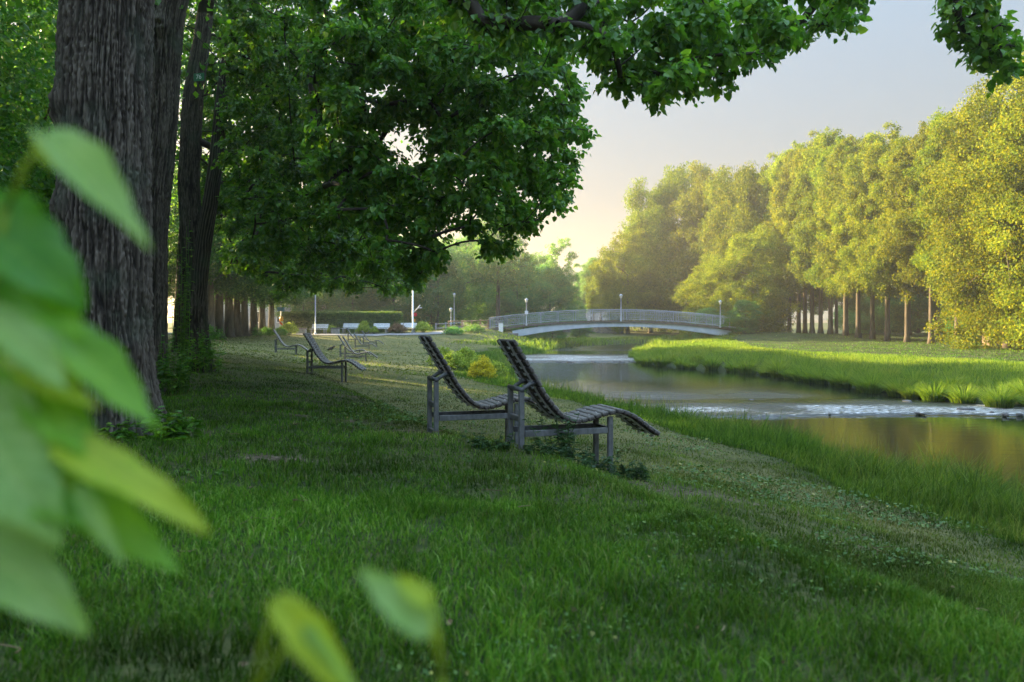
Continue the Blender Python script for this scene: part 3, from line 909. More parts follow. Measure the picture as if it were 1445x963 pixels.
def lounger_meshes():
    out = {}
    nS = 27
    sx, sz = smooth_profile(nS * 2 + 1)
    cx, cz = sx[1::2], sz[1::2]
    tx, tz = sx[2::2] - sx[:-2:2], sz[2::2] - sz[:-2:2]
    L = np.hypot(tx, tz); tx /= L; tz /= L
    nxv, nzv = -tz, tx          # normal to the sitting side
    mb = MB()
    rng = np.random.default_rng(3)
    for i in range(nS):
        w = L[i] * .5 * .86
        Mx = Matrix(((tx[i], 0, nxv[i], cx[i] + nxv[i] * .036), (0, 1, 0, rng.uniform(-.004, .004)), (tz[i], 0, nzv[i], cz[i] + nzv[i] * .036), (0, 0, 0, 1)))
        tmp = MB(); box(tmp, (-w, -.03, -.024), (w, WID - .03, .024), .009)
        v = tmp.V[0]; M3 = np.array(Mx)
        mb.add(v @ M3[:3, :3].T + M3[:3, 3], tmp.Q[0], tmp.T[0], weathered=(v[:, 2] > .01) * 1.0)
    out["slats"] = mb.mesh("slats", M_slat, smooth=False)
    fx, fz = smooth_profile(64)
    dx, dz = np.gradient(fx), np.gradient(fz); l_ = np.hypot(dx, dz); dx /= l_; dz /= l_
    for key, y in (("strip_a", .09), ("strip_b", .39)):
        V = np.stack([np.stack([fx - dz * o, 0 * fx + y + a, fz + dx * o], 1) for a, o in ((-.02, -.002), (.02, -.002), (.02, .011), (-.02, .011))], 1).reshape(-1, 3)
        i = np.arange(63)[:, None] * 4; j = np.arange(4)[None]
        Q = np.stack([i + j, i + (j + 1) % 4, i + 4 + (j + 1) % 4, i + 4 + j], -1).reshape(-1, 4)
        mb = MB().add(V, Q)
        for i in range(nS):
            Mx = Matrix(((tx[i], 0, nxv[i], cx[i] + tx[i] * L[i] * .46), (0, 1, 0, y + .024), (tz[i], 0, nzv[i], cz[i] + tz[i] * L[i] * .46), (0, 0, 0, 1)))
            box(mb, (-.006, -.005, -.012), (.010, .042, .052), .002, Mx)
            box(mb, (-.022, .0, -.016), (.010, .034, -.010), .002, Mx)
        out[key] = mb.mesh("carrier_strip", M_clip, smooth=False)
    # frame
    def leg(x, y, z0, z1, w=.026):
        mb = MB(); box(mb, (x - w, y - w, z0), (x + w, y + w, z1), .005)
        for k in (.08, .35):
            tube(mb, [(x, y - w - .006, z1 - k), (x, y - w + .002, z1 - k)], .012, 8)
        return mb.mesh("leg", M_steel, smooth=False)
    YN, YF = .03, .40
    out["legs"] = [leg(0, YN, -.10, .585), leg(0, YF, -.16, .60), leg(.975, YN, -.42, .295), leg(.975, YF, -.42, .300)]
    mb = MB(); box(mb, (.035, YN - .022, .125), (.941, YN + .022, .185), .004); out["rail_n"] = mb.mesh("long_rail", M_steel, False)
    mb = MB(); box(mb, (.035, YF - .022, .125), (.941, YF + .022, .185), .004); out["rail_f"] = mb.mesh("long_rail", M_steel_dull, False)
    cr = []
    for x, z in ((0, .30), (0, -.02), (.975, .155)):
        mb = MB(); box(mb, (x - .022, YN + .034, z - .028), (x + .022, YF - .034, z + .028), .004); cr.append(mb.mesh("cross_rail", M_steel_dull, False))
    out["cross"] = cr
    br = []
    for y in (.09, .39):
        mb = MB()
        tube(mb, [(-.01, y - .05, .585), (.10, y - .05, .66), (.155, y - .04, .655)], .022, 8)
        br.append(mb.mesh("back_bracket", M_steel, True))
    mb = MB(); tube(mb, [(.0, .0, .60), (.0, .44, .60)], .026, 10); br.append(mb.mesh("axle", M_steel_dull, True))
    out["brackets"] = br
    return out


LM = lounger_meshes()


def lounger(x, y, z, rz, label, slope=0.0, scale=1.0):
    t = empty("wave_lounger", (x, y, z), rz, label, "lounger", "wave loungers on the riverside lawn")
    t.rotation_euler = (0, slope, rz)
    t.scale = (scale,) * 3
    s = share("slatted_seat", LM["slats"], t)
    for k in "ab":
        share("carrier_strip", LM["strip_" + k], t)
    for m in LM["legs"]: share("leg", m, t)
    share("long_rail", LM["rail_n"], t); share("long_rail", LM["rail_f"], t)
    for m in LM["cross"]: share("cross_rail", m, t)
    for m in LM["brackets"]: share("back_bracket" if m.name.startswith("back") else "axle", m, t)
    return t


A0 = R(17.5)
lounger(.104, 8.0, 1.6 - 180 * 8 / F, A0, "large dark slatted lounger nearest the water with weeds under its seat")
lounger(-.865, 9.15, 1.6 - 155 * 9.15 / F, A0, "second dark slatted lounger just behind the one with weeds under it")
for (x, y, rz, lb) in ((-5.66, 22.0, R(-4), "lone dark lounger in front of the sunlit stripe, seat end lit brown"),
                       (-11.6, 39.0, R(8), "lone pale edged lounger closest to the avenue trunks"),
                       (-7.9, 37.6, R(8), "front lounger of the pair standing beyond the lone dark lounger"),
                       (-8.85, 41.0, R(8), "rear lounger of the pair standing beyond the lone dark lounger"),
                       (-11.2, 56.8, R(6), "front lounger of the far trio near the white benches"),
                       (-11.4, 61.0, R(6), "middle lounger of the far trio near the white benches"),
                       (-13.4, 65.0, R(6), "rearmost lounger of the far trio near the white benches")):
    lounger(x, y, gz(x, y) + .02, rz, lb)

# ------------------------------------------------------------------ far lawn edge: benches, planters, poles, beacon, crow
def park_bench(x, y, rz, label):
    t = empty("park_bench", (x, y, gz(x, y) + .02), rz, label, "bench", "white benches in front of the hedge")
    m_ = MB()
    for k in range(4): box(m_, (-.85, -.48 + k * .13, .43), (.85, -.37 + k * .13, .47), .01)
    m_.build("seat", M_white_paint, t, smooth=False)
    m_ = MB()
    for k in range(3): box(m_, (-.85, .06 + .05 * k, .54 + k * .14), (.85, .09 + .05 * k, .66 + k * .14), .01)
    m_.build("backrest", M_white_paint, t, smooth=False)
    for s in (-.65, .65):
        m_ = MB(); box(m_, (s - .06, -.45, 0), (s + .06, -.35, .428), .01); box(m_, (s - .06, .0, 0), (s + .06, .08, .428), .01); tube(m_, [(s, .04, .42), (s, .24, .95)], .03, 5)
        m_.build("leg", M_concrete, t, smooth=False)


for px, d, lb in ((451, 78, "white bench in front of the hedge beside the thin grey pole"), (495, 79, "white bench behind the far trio of loungers"),
                  (538, 79, "white bench between the two stone blocks and the rusty bush"), (576, 80, "white bench beside the tall signal mast at the path")):
    p = at(px, 470, d); park_bench(p.x, d, R(-12), lb)

for px, d, w, lb in ((425, 77, .95, "low stone block near the striped beacon"), (473, 78, .8, "stone block between the first two white benches"), (521, 79, .8, "stone block beside the bright round bush")):
    p = at(px, 470, d); t = empty("stone_block", (p.x, d, gz(p.x, d)), R(8), lb, "stone block", "stone blocks along the hedge")
    m_ = MB(); box(m_, (-w / 2, -.35, -.1), (w / 2, .35, .50), .06); m_.build("block", M_concrete, t, smooth=False)
    m_ = MB(); box(m_, (-w / 2 - .04, -.39, .503), (w / 2 + .04, .39, .60), .02); m_.build("top_slab", M_stone, t, smooth=False)


def pole(name, px, d, h, r, label, cat, mat=None):
    p = at(px, 470, d); t = empty(name, (p.x, d, gz(p.x, d)), 0, label, cat)
    m_ = MB(); revolve(m_, [(r * 2, 0), (r * 2, .12), (r, .2), (r * .8, h), (.005, h + .02)], seg=8); m_.build("shaft", mat or M_lamp_grey, t)
    return t


t = pole("lamp_pole", 445, 77, 5.2, .06, "thin grey lamp pole in front of the hedge", "pole")
m_ = MB(); tube(m_, [(0, 0, 5.15), (.3, 0, 5.35), (.7, 0, 5.38)], .03, 6); m_.build("arm", M_lamp_grey, t)
m_ = MB(); box(m_, (.55, -.1, 5.28), (1.1, .1, 5.40), .03); m_.build("lamp_head", M_lamp_grey, t, smooth=False)
t = pole("signal_mast", 582.5, 80, 4.6, .085, "tall pale mast with small signs at the path corner", "mast", M_white_paint)
m_ = MB(); box(m_, (.09, -.03, 1.65), (.42, .0, 1.98), .01); m_.build("sign", M_red, t, smooth=False)
m_ = MB(); box(m_, (.10, -.03, 1.1), (.26, .0, 1.38), .01); m_.build("sign", M_amber, t, smooth=False)
m_ = MB(); tube(m_, [(.05, 0, 2.0), (.5, -.1, 2.45), (.75, -.15, 2.75)], .04, 6); tube(m_, [(.5, -.1, 2.45), (.95, -.1, 2.5)], .03, 6); m_.build("bracket", M_white_paint, t)

p = at(397, 472, 75)
t = empty("warning_beacon", (p.x, 75, gz(p.x, 75)), 0, "red and white striped warning beacon with amber lamp by the avenue", "beacon")
m_ = MB(); box(m_, (-.4, -.2, 0), (.4, .2, .12), .03); m_.build("foot", M_steel_dull, t, smooth=False)
m_ = MB(); box(m_, (-.17, -.03, .123), (.17, .03, 1.25), .008)
panel = m_.build("striped_panel", M_white_paint, t, smooth=False)
m_ = MB()
for k in range(2):
    z = .32 + k * .5
    m_.add([(-.168, -.034, z + .22), (.168, -.034, z - .02), (.168, -.034, z + .22), (-.168, -.034, z + .46)], [(0, 1, 2, 3)])
m_.build("red_stripe", M_red, panel, smooth=False)
m_ = MB(); revolve(m_, [(.15, 1.255), (.17, 1.35), (.17, 1.6), (.1, 1.72), (.01, 1.74)]); m_.build("lamp", M_amber, t)
t = pole("road_sign", 396.5, 79, 3.3, .05, "blue road sign on a thin post behind the striped beacon", "road sign")
m_ = MB(); box(m_, (-.35, -.06, 2.2), (.35, -.055, 2.6), .002); m_.build("sign_plate", M_blue, t, smooth=False)

p = at(468, 486, 46)
zc_ = gz(p.x, 46)
t = empty("crow", (p.x, 46, zc_), R(-20), "black crow standing on the lawn behind the lone dark lounger", "crow")
m_ = MB()
tube(m_, [(-.34, 0, .12), (-.24, 0, .15), (-.15, 0, .19), (-.05, 0, .225), (.05, 0, .255), (.11, 0, .30), (.145, 0, .345), (.185, 0, .36), (.215, 0, .355), (.24, 0, .35), (.29, 0, .34)],
     [.015, .035, .06, .085, .08, .055, .045, .046, .036, .018, .004], 10)
for s in (-1, 1):
    tube(m_, [(-.02, s * .035, .17), (-.01, s * .04, .10), (-.025, s * .04, .0)], [.02, .009, .008], 5)
    for a in (-.5, 0, .5): tube(m_, [(-.025, s * .04, .006), (.04 * math.cos(a), s * .04 + .05 * math.sin(a), .004)], .006, 4)
    tube(m_, [(.08, s * .07, .26), (-.05, s * .085, .22), (-.18, s * .06, .165), (-.28, s * .03, .12)], [.02, .045, .035, .008], 6, flat=.4)
m_.build("body", M_crow, t)

# ------------------------------------------------------------------ distant houses
def house(x, y, rz, w, dp, h, label, wallm, roofm, gable=True, nwin=4, floors=2, zb=None):
    t = empty("house", (x, y, gz(x, y) if zb is None else zb), rz, label, "house")
    m_ = MB(); box(m_, (-w / 2, -dp / 2, -.5), (w / 2, dp / 2, h)); wall = m_.build("wall", wallm, t, smooth=False)
    m_ = MB(); rh = w * .38 if gable else .6
    o = .4
    V = [(-w / 2 - o, -dp / 2 - o, h + .003), (w / 2 + o, -dp / 2 - o, h + .003), (w / 2 + o, dp / 2 + o, h + .003), (-w / 2 - o, dp / 2 + o, h + .003), (0, -dp / 2 - o, h + rh), (0, dp / 2 + o, h + rh)]
    m_.add(V, [(0, 4, 5, 3), (1, 2, 5, 4), (0, 3, 2, 1)], [(0, 1, 4), (3, 5, 2)]); m_.build("roof", roofm, t, smooth=False)
    for f in range(floors):
        for k in range(nwin):
            cx = -w / 2 + (k + .5) * w / nwin; z = 1.0 + f * (h - .6) / floors
            m_ = MB(); box(m_, (cx - .55, -dp / 2 - .05, z - .05), (cx + .55, -dp / 2 - .003, z + 1.45), .01); fr = m_.build("window", M_white_paint, t, smooth=False)
            m_ = MB(); box(m_, (cx - .46, -dp / 2 - .056, z + .04), (cx + .46, -dp / 2 - .053, z + 1.36)); m_.build("pane", M_window, fr, smooth=False)


p = at(812, 430, 190); house(p.x, 190, R(20), 10, 12, 6.2, "red roofed house in the gap between the trees beyond the bridge", M_plaster, M_rooftile, zb=.6)
p = at(388, 440, 108); house(p.x, 108, R(8), 16, 8, 5.2, "white building glimpsed behind the hedge and the striped beacon", M_plaster, M_steel_dull, nwin=6)
p = at(975, 460, 150); house(p.x, 150, R(0), 14, 8, 4.6, "pale house seen under the bridge arch between far trunks", M_plaster, M_rooftile, nwin=5)
mb = MB(); stones(mb, -6, 6, -.4, .4, lambda t: 1.35, 9, .05)
p = at(815, 470, 112); t = empty("retaining_wall", (p.x, 112, gz(p.x, 112)), R(-6), "dark grey retaining wall beyond the bridge under the arch", "wall"); mb.build("stonework", M_stone, t, smooth=False)

# things at the edge of the right hand lawn
p = at(1397, 476, 58)
t = empty("wooden_bin", (p.x, 58, gz(p.x, 58)), R(10), "square brown wooden bin on the far lawn under the bright trees", "bin")
m_ = MB(); box(m_, (-.36, -.36, -.05), (.36, .36, .78), .02)
for k in range(5): box(m_, (-.37, -.375, .03 + k * .15), (.37, -.362, .155 + k * .15), .004)
m_.build("body", M_box_wood, t, smooth=False)
m_ = MB(); box(m_, (-.4, -.4, .783), (.4, .4, .84), .015); m_.build("lid", M_box_wood, t, smooth=False)
p = at(1415, 470, 60)
t = empty("notice_board", (p.x, 60, gz(p.x, 60)), R(-15), "small pale notice board on two posts beside the brown bin", "notice board")
for s in (-.22, .22):
    m_ = MB(); box(m_, (s - .03, -.03, -.1), (s + .03, .03, .72), .006); m_.build("post", M_fence_wood, t, smooth=False)
m_ = MB(); box(m_, (-.28, -.05, .55), (.28, -.033, 1.15), .006); m_.build("board", M_plaster, t, smooth=False)

# rocks on the weirs
rng = np.random.default_rng(77)


def rock_mesh(seed):
    r = np.random.default_rng(seed)
    n, mseg = 8, 12
    th = np.linspace(0.02, np.pi - .02, n)[:, None]; ph = np.linspace(0, 2 * np.pi, mseg, endpoint=False)[None]
    X, Y, Z = np.sin(th) * np.cos(ph), np.sin(th) * np.sin(ph), np.cos(th) + 0 * ph
    k = .7 + .6 * vnoise(X * 1.6 + seed, Y * 1.6, Z * 1.6)
    V = np.stack([X * k, Y * k * .8, Z * k * .5], -1).reshape(-1, 3)
    i = np.arange(n - 1)[:, None] * mseg; jj = np.arange(mseg)[None]
    Q = np.stack([i + jj, i + mseg + jj, i + mseg + (jj + 1) % mseg, i + (jj + 1) % mseg], -1).reshape(-1, 4)
    return MB().add(V, Q).mesh("rock", M_rock)


RM = [rock_mesh(s) for s in (1, 2, 3)]


def rock(x, y, s, group, label, z=WATER):
    o = share("river_rock", RM[int(rng.integers(3))])
    o.location = (x, y, z); o.scale = (s * rng.uniform(.8, 1.6), s * rng.uniform(.7, 1.1), s * rng.uniform(.6, 1.1)); o.rotation_euler = (rng.uniform(-.2, .2), 0, rng.uniform(0, 6.28))
    tag(o, label, "rock", group)


for k in range(16):
    x = 6.2 + 9.4 * rng.random() ** .6; rock(x, weir1(np.array(x)) + rng.normal(.1, .45), rng.uniform(.04, .13), "rocks on the near weir", "small wet rock breaking the white water of the near weir")
for k in range(12):
    x = rng.uniform(.6, 8.6); rock(x, weir2(np.array(x)) + rng.normal(0, .4), rng.uniform(.12, .24), "rocks on the far weir", "small dark rock on the far weir towards the bridge")
for x, y, s, lb in ((13.9, 24.4, .26, "broad flat rock at the far bank end of the near weir"), (13.3, 26.8, .2, "dark rock in the river below the overhanging reeds"), (8.3, 27.6, .12, "lone rock in the middle of the river upstream of the near weir")):
    rock(x, y, s, None, lb)

# ------------------------------------------------------------------ trees
def sphere_dirs(rng, n):
    return unit(rng.normal(size=(n, 3)))


def skeleton(base_pts, base_rad, targets, rng, sag=.08, tip_r=.012, reach=1.15):
    """Limbs that grow from the trunk to every target, thickness by the pipe rule. Returns [(points, radii)]."""
    nodes = [np.array(p, float) for p in base_pts]
    par = [-1] + list(range(len(base_pts) - 1))
    nb = len(base_pts)
    T = np.array(targets, float)
    bp = np.array(base_pts, float)
    d0 = np.min(np.linalg.norm(T[:, None] - bp[None], axis=2), axis=1)
    segs = []
    for i in np.argsort(d0):
        t = T[i]
        A = np.array(nodes)
        d = np.linalg.norm(A - t, axis=1)
        d = d + .55 * np.maximum(0, A[:, 2] - t[2])
        d[0] += 50
        j = int(np.argmin(d))
        a = nodes[j]
        L = np.linalg.norm(t - a)
        off = rng.normal(size=3) * L * .07 + np.array([0, 0, L * sag])
        p1 = a + (t - a) * .35 + off; p2 = a + (t - a) * .7 + off * .8
        k0 = len(nodes)
        nodes += [p1, p2, t]; par += [j, k0, k0 + 1]
        segs.append((j, k0, k0 + 1, k0 + 2))
    cnt = np.zeros(len(nodes))
    for s in segs: cnt[s[3]] += 1
    for i in range(len(nodes) - 1, 0, -1):
        if par[i] >= 0: cnt[par[i]] += cnt[i]
    r = tip_r * np.maximum(cnt, 1) ** .52
    out = []
    for s in segs:
        pts = [nodes[k] for k in s]
        rr = [min(r[s[0]], r[s[1]] * reach)] + [r[k] for k in s[1:]]
        P = np.array(pts); u = np.linspace(0, 3, 8)
        Pi = np.stack([np.interp(u, [0, 1, 2, 3], P[:, k]) for k in range(3)], 1)
        Pi[1:-1] = .25 * Pi[:-2] + .5 * Pi[1:-1] + .25 * Pi[2:]
        out.append((Pi, np.interp(u, [0, 1, 2, 3], rr)))
    return out


def clump_cloud(rng, H, base, Rr, n, prof=(.40, .62), top=.30, rough=.35):
    t = (np.arange(n) + rng.random(n)) / n
    z = base + (H - base) * t + rng.normal(0, .035 * (H - base), n)
    q = np.clip(1 - ((t - prof[0]) / prof[1]) ** 2, .05, 1) ** .5
    lob = .55 + .85 * vnoise(np.cos(np.arange(n) * 2.399) * 1.4 + 5, np.sin(np.arange(n) * 2.399) * 1.4 + 5, z * .35 + rng.random() * 50)
    rho = Rr * q * lob * np.sqrt(rng.uniform(.30, 1.0, n))
    a = np.arange(n) * 2.39996 + rng.normal(0, .3, n)
    c = np.stack([rho * np.cos(a), rho * np.sin(a), z], 1)
    cr = Rr * .25 * rng.uniform(.5, 1.45, n) * (.75 + .5 * q)
    return c, cr


def crown_leaves(mb, rng, c, cr, nleaf, leaf, axis_xy=(0, 0), jitter=.50, squash=.72, droop=.3):
    n = len(c)
    per = np.maximum(8, (nleaf * cr ** 2 / (cr ** 2).sum())).astype(int)
    idx = np.repeat(np.arange(n), per)
    N_ = len(idx)
    d = sphere_dirs(rng, N_)
    u = rng.random(N_) ** .5 * np.where(rng.random(N_) < .12, 1.45, 1.0)
    # tufts: leaves gather on sub-clumps so that the outline is uneven
    tf = rng.integers(0, 9, N_)
    td = sphere_dirs(rng, n * 9).reshape(n, 9, 3)[idx, tf]
    off = (td * .66 + d * .48 * u[:, None])
    off[:, 2] *= squash
    P = c[idx] + off * cr[idx][:, None]
    out = P.copy(); out[:, 0] -= axis_xy[0]; out[:, 1] -= axis_xy[1]; out[:, 2] = 0
    nrm = unit(off) * .7 + unit(out) * .3 + np.array([0, 0, .45]) + rng.normal(size=(N_, 3)) * jitter
    dr = unit(out) * .5 + rng.normal(size=(N_, 3)) * .7 - np.array([0, 0, droop])
    L = leaf * rng.uniform(.7, 1.35, N_)
    V, Q = kite_arrays(P, dr, nrm, L, L * .78)
    mb.add(V, Q)


def trunk_tube(mb, h, r0, r1, rng, lean=.02, seg=12, flare=1.7, n=14):
    z = np.linspace(-.3, h, n)
    w = np.cumsum(rng.normal(0, lean * .25, (n, 2)), axis=0) * np.linspace(0, 1, n)[:, None]
    pts = np.stack([w[:, 0], w[:, 1], z], 1)
    rad = r0 + (r1 - r0) * np.clip(z / h, 0, 1)
    rad = rad * (1 + (flare - 1) * np.exp(-np.clip(z + .1, 0, 9) / .28))
    tube(mb, pts, rad, seg)
    return pts, rad


def make_tree(seed, H, base, Rr, nclump, nleaf, leaf, r0, trunk_h=None, limbs=40, prof=(.40, .62), squash=.72, droop=.3, leafm=None, barkm=None):
    rng = np.random.default_rng(seed)
    tm = MB()
    th = trunk_h or base + (H - base) * .55
    pts, rad = trunk_tube(tm, th, r0, r0 * .38, rng)
    c, cr = clump_cloud(rng, H, base, Rr, nclump, prof)
    # every limb ends inside a clump; the lower trunk stays clear
    sel = rng.choice(nclump, min(limbs, nclump), replace=False)
    k0 = int(np.searchsorted(pts[:, 2], max(base * .75, .8)))
    for P, r in skeleton(pts[min(k0, len(pts) - 3):], None, c[sel], rng, tip_r=.022): tube(tm, P, r, 5, cap=False)
    cm = MB()
    crown_leaves(cm, rng, c, cr, nleaf, leaf, squash=squash, droop=droop)
    return tm.mesh("trunk", barkm or M_bark_far), cm.mesh("crown", leafm or M_leaf_right, smooth=False)


LIME = [make_tree(100 + k, 18, 5.0, 3.9, 105, 80000, .155, .27, limbs=46, prof=(.36, .66)) for k in range(4)]
BROAD = [make_tree(200 + k, 14, 1.6, 5.4, 110, 75000, .17, .30, limbs=40, prof=(.42, .62)) for k in range(3)]
LOWT = [make_tree(300 + k, 10, .5, 3.6, 90, 40000, .16, .16, limbs=30, prof=(.35, .70)) for k in range(2)]
WISP = make_tree(400, 16, 4, 3.0, 60, 9000, .20, .2, limbs=50, prof=(.5, .6))

WALL = [make_tree(600 + k, 17, 1.0, 4.6, 150, 110000, .14, .3, limbs=46, prof=(.35, .72)) for k in range(2)]

ORD = ["first", "second", "third", "fourth", "fifth", "sixth", "seventh", "eighth", "ninth", "tenth", "eleventh", "twelfth", "thirteenth", "fourteenth", "fifteenth", "sixteenth", "seventeenth", "eighteenth"]
trng = np.random.default_rng(5)


def tree(name, kind, x, y, s, label, cat="tree", group=None, sxy=None, leafm=None, barkm=None, z=None):
    t = empty(name, (x, y, (gz(x, y) if z is None else z) - .02), trng.uniform(0, 6.28), label, cat, group)
    k = sxy or s
    t.scale = (k, k, s)
    share("trunk", kind[0], t, barkm)
    share("crown", kind[1], t, leafm)
    return t


# avenue across the river: bright lime trees
row = [(1351, 60), (1314, 63.6), (1280, 67.5), (1252, 71), (1231, 74), (1211, 77), (1193, 80), (1172, 83.5), (1158, 86.5), (1146, 89), (1136, 91.5), (1127, 94), (1114, 97), (1103, 100), (1091, 103.5)]
for k, (px, d) in enumerate(row):
    x = (px - 722.5) / F * d
    s = (.93 + .0075 * (d - 60)) * trng.uniform(.95, 1.05)
    tree("lime_tree", LIME[(k * 3 + k // 4) % 4], x, d, s, f"sunlit lime, {ORD[k]} trunk of the row across the river counted from the notice board", "tree", "lime avenue across the river", sxy=s * .82)
for k in range(9):
    d = 62 + k * 5.2
    s = 1.0 * trng.uniform(.95, 1.08)
    tree("lime_tree", LIME[(k * 2 + 1) % 4], 41.5 + trng.uniform(-.8, .8), d, s, "lime tree with shaded trunk in the rear row behind the bright avenue", "tree", "rear row of the avenue across the river", leafm=M_leaf_avenue)  # darker leaf on the rear row puts shade between the front crowns
p = at(1430, 470, 52)
tree("lime_tree", WALL[0], p.x, 52.5, 1.06, "huge low branched tree with the crown reaching the ground near the brown bin", "tree", sxy=.98, leafm=M_leaf_right)
p = at(1500, 470, 46)
tree("lime_tree", WALL[1], p.x + 1.5, 47, 1.1, "tall bright tree cut by the edge behind the hanging twig", "tree", sxy=1.0, leafm=M_leaf_right)
for px, d, s, kd, lb in ((1358, 66, .32, 0, "low green bush behind the avenue beside the broad crown"), (1442, 60, .30, 1, "dark bush on the lawn edge right of the notice board"), (1382, 68, .34, 1, "rounded bush behind the brown wooden bin")):
    p = at(px, 470, d); tree("bush", LOWT[kd], p.x, d, s, lb, "bush", leafm=M_leaf_wood, sxy=s * 1.2)
# large trees by the bridge's far end
for px, d, s, sx, kd, lb in (
        (886, 112, .98, .80, BROAD[1], "smaller hazy tree at the sky gap end of the far group"),
        (918, 116, 1.45, .95, BROAD[2], "tall hazy tree with open branches beside the sky gap"),
        (962, 118, 1.72, 1.1, BROAD[0], "tallest pale hazy tree behind the bridge crown"),
        (1004, 110, 1.60, 1.0, BROAD[1], "hazy tree with golden lower crown behind the bridge"),
        (1036, 104, 1.50, .95, BROAD[2], "golden tree standing behind the last bridge lantern"),
        (1066, 100, 1.60, .95, BROAD[0], "tall dark topped tree over the far bridge end"),
        (1012, 93, .72, .75, BROAD[1], "low golden tree hanging over the bridge railing"),
        (1062, 90, .80, .80, BROAD[2], "leafy tree beside the far bridge abutment")):
    p = at(px, 470, d); tree("broadleaf_tree", kd, p.x, d, s, lb, "tree", "hazy trees at the far bridge end", sxy=sx, leafm=M_leaf_right)
for k, (px, d, s) in enumerate(((848, 132, .62), (868, 128, .66), (838, 150, .7), (905, 130, .75), (935, 134, .8), (826, 160, .62))):
    p = at(px, 470, d); tree("broadleaf_tree", LIME[k % 4], p.x, d, s, ["slim tree behind the bridge crown lantern", "pale young tree left of the hazy group seen over the railing", "far pale tree at the foot of the sky gap", "tree whose trunk shows under the arch below the crown lantern", "tree whose trunk shows under the far half of the arch", "faint tree beside the red roofed house"][k], "tree", "trees beyond the bridge", leafm=M_leaf_wood if k in (2, 5) else M_leaf_right)
for k, (px, d) in enumerate(((858, 124), (884, 121), (952, 126), (975, 122))):
    p = at(px, 470, d); tree("lime_tree", LIME[(k + 1) % 4], p.x, d, .62, "slender tree with bare trunk visible below the bridge arch", "tree", "bare trunks under the arch")
for px, d, s, lb in ((1000, 88, .34, "rounded bush under the far half of the arch"), (975, 92, .22, "small bush on the far bank below the arch"), (1052, 82, .32, "dark bush against the far abutment"), (780, 92, .30, "green bush on the near bank under the arch"), (748, 88, .26, "low bush beside the near abutment"), (818, 100, .26, "bush on the river bend beyond the bridge")):
    p = at(px, 470, d); tree("bush", LOWT[int(px) % 2], p.x, d, s, lb, "bush", sxy=s * 1.5, leafm=M_leaf_wood)

# wood behind the far end of the lawn
wood = [(395, 112, .80), (428, 100, .74), (462, 104, .72), (498, 98, .74), (528, 108, .82), (556, 97, .78), (588, 102, .86), (618, 96, .80), (646, 104, .86), (672, 112, .80), (730, 110, .72), (752, 118, .78), (776, 112, .66), (806, 126, .55), (690, 122, .84), (610, 118, .9)]
for k, (px, d, s) in enumerate(wood):
    p = at(px, 470, d)
    tree("wood_tree", [BROAD[k % 3], LOWT[k % 2], BROAD[(k + 1) % 3]][k % 3] if k != 1 else LOWT[0], p.x, d, s if (k % 3) != 1 else s * 1.3, f"{ORD[k]} tree of the wood behind the hedge counted from beacon to bridge", "tree", "wood at the far end of the lawn", leafm=M_leaf_wood, sxy=s)
p = at(703, 470, 93)
tree("tall_tree", make_tree(450, 15, 5.5, 4.2, 90, 22000, .2, .36, limbs=36), p.x, 93, .92, "tall tree with a bare leaning trunk behind the near bridge end", "tree", leafm=M_leaf_wood)
p = at(792, 470, 112)
tree("wispy_tree", WISP, p.x, 112, .80, "thin wispy tree top standing against the peach sky", "tree", leafm=M_leaf_wood)

# hedge
hx0, hx1, hd = at(402, 470, 81).x, at(566, 470, 81).x, 81.0
hdg = empty("clipped_hedge", ((hx0 + hx1) / 2, hd, .4), R(2), "long clipped green hedge at the far end of the lawn behind the white benches", "hedge")
hw, hh, ht = (hx1 - hx0) / 2, 2.15, .7
m_ = MB(); box(m_, (-hw + .1, -ht + .1, -.3), (hw - .1, ht - .1, hh - .1)); m_.build("inner_fill", M_inner_dark, hdg, smooth=False)  # plain dark box filling the hedge behind its leaves
rng = np.random.default_rng(21)
n = 26000
u = rng.random(n); f = rng.choice(3, n, p=[.66, .26, .08])
X = rng.uniform(-hw, hw, n); Y = rng.uniform(-ht, ht, n); Zh = rng.uniform(0, hh, n)
Pn = np.stack([X, np.where(f == 0, -ht, Y), np.where(f == 1, hh, Zh)], 1)
Pn[f == 2, 0] = np.where(rng.random((f == 2).sum()) < .5, -hw, hw)
Pn += rng.normal(0, .05, (n, 3)); Pn[:, 2] += (f == 1) * .06 * vnoise(X * 1.5, Y, 1.)
nr = np.stack([0 * X, np.where(f == 0, -1.0, 0), np.where(f == 1, 1.0, .3)], 1) + rng.normal(0, .5, (n, 3))
V, Q = kite_arrays(Pn, rng.normal(size=(n, 3)) - np.array([0, 0, .3]), nr, rng.uniform(.08, .16, n), rng.uniform(.06, .11, n))
MB().add(V, Q).build("foliage", M_leaf_hedge, hdg, smooth=False)

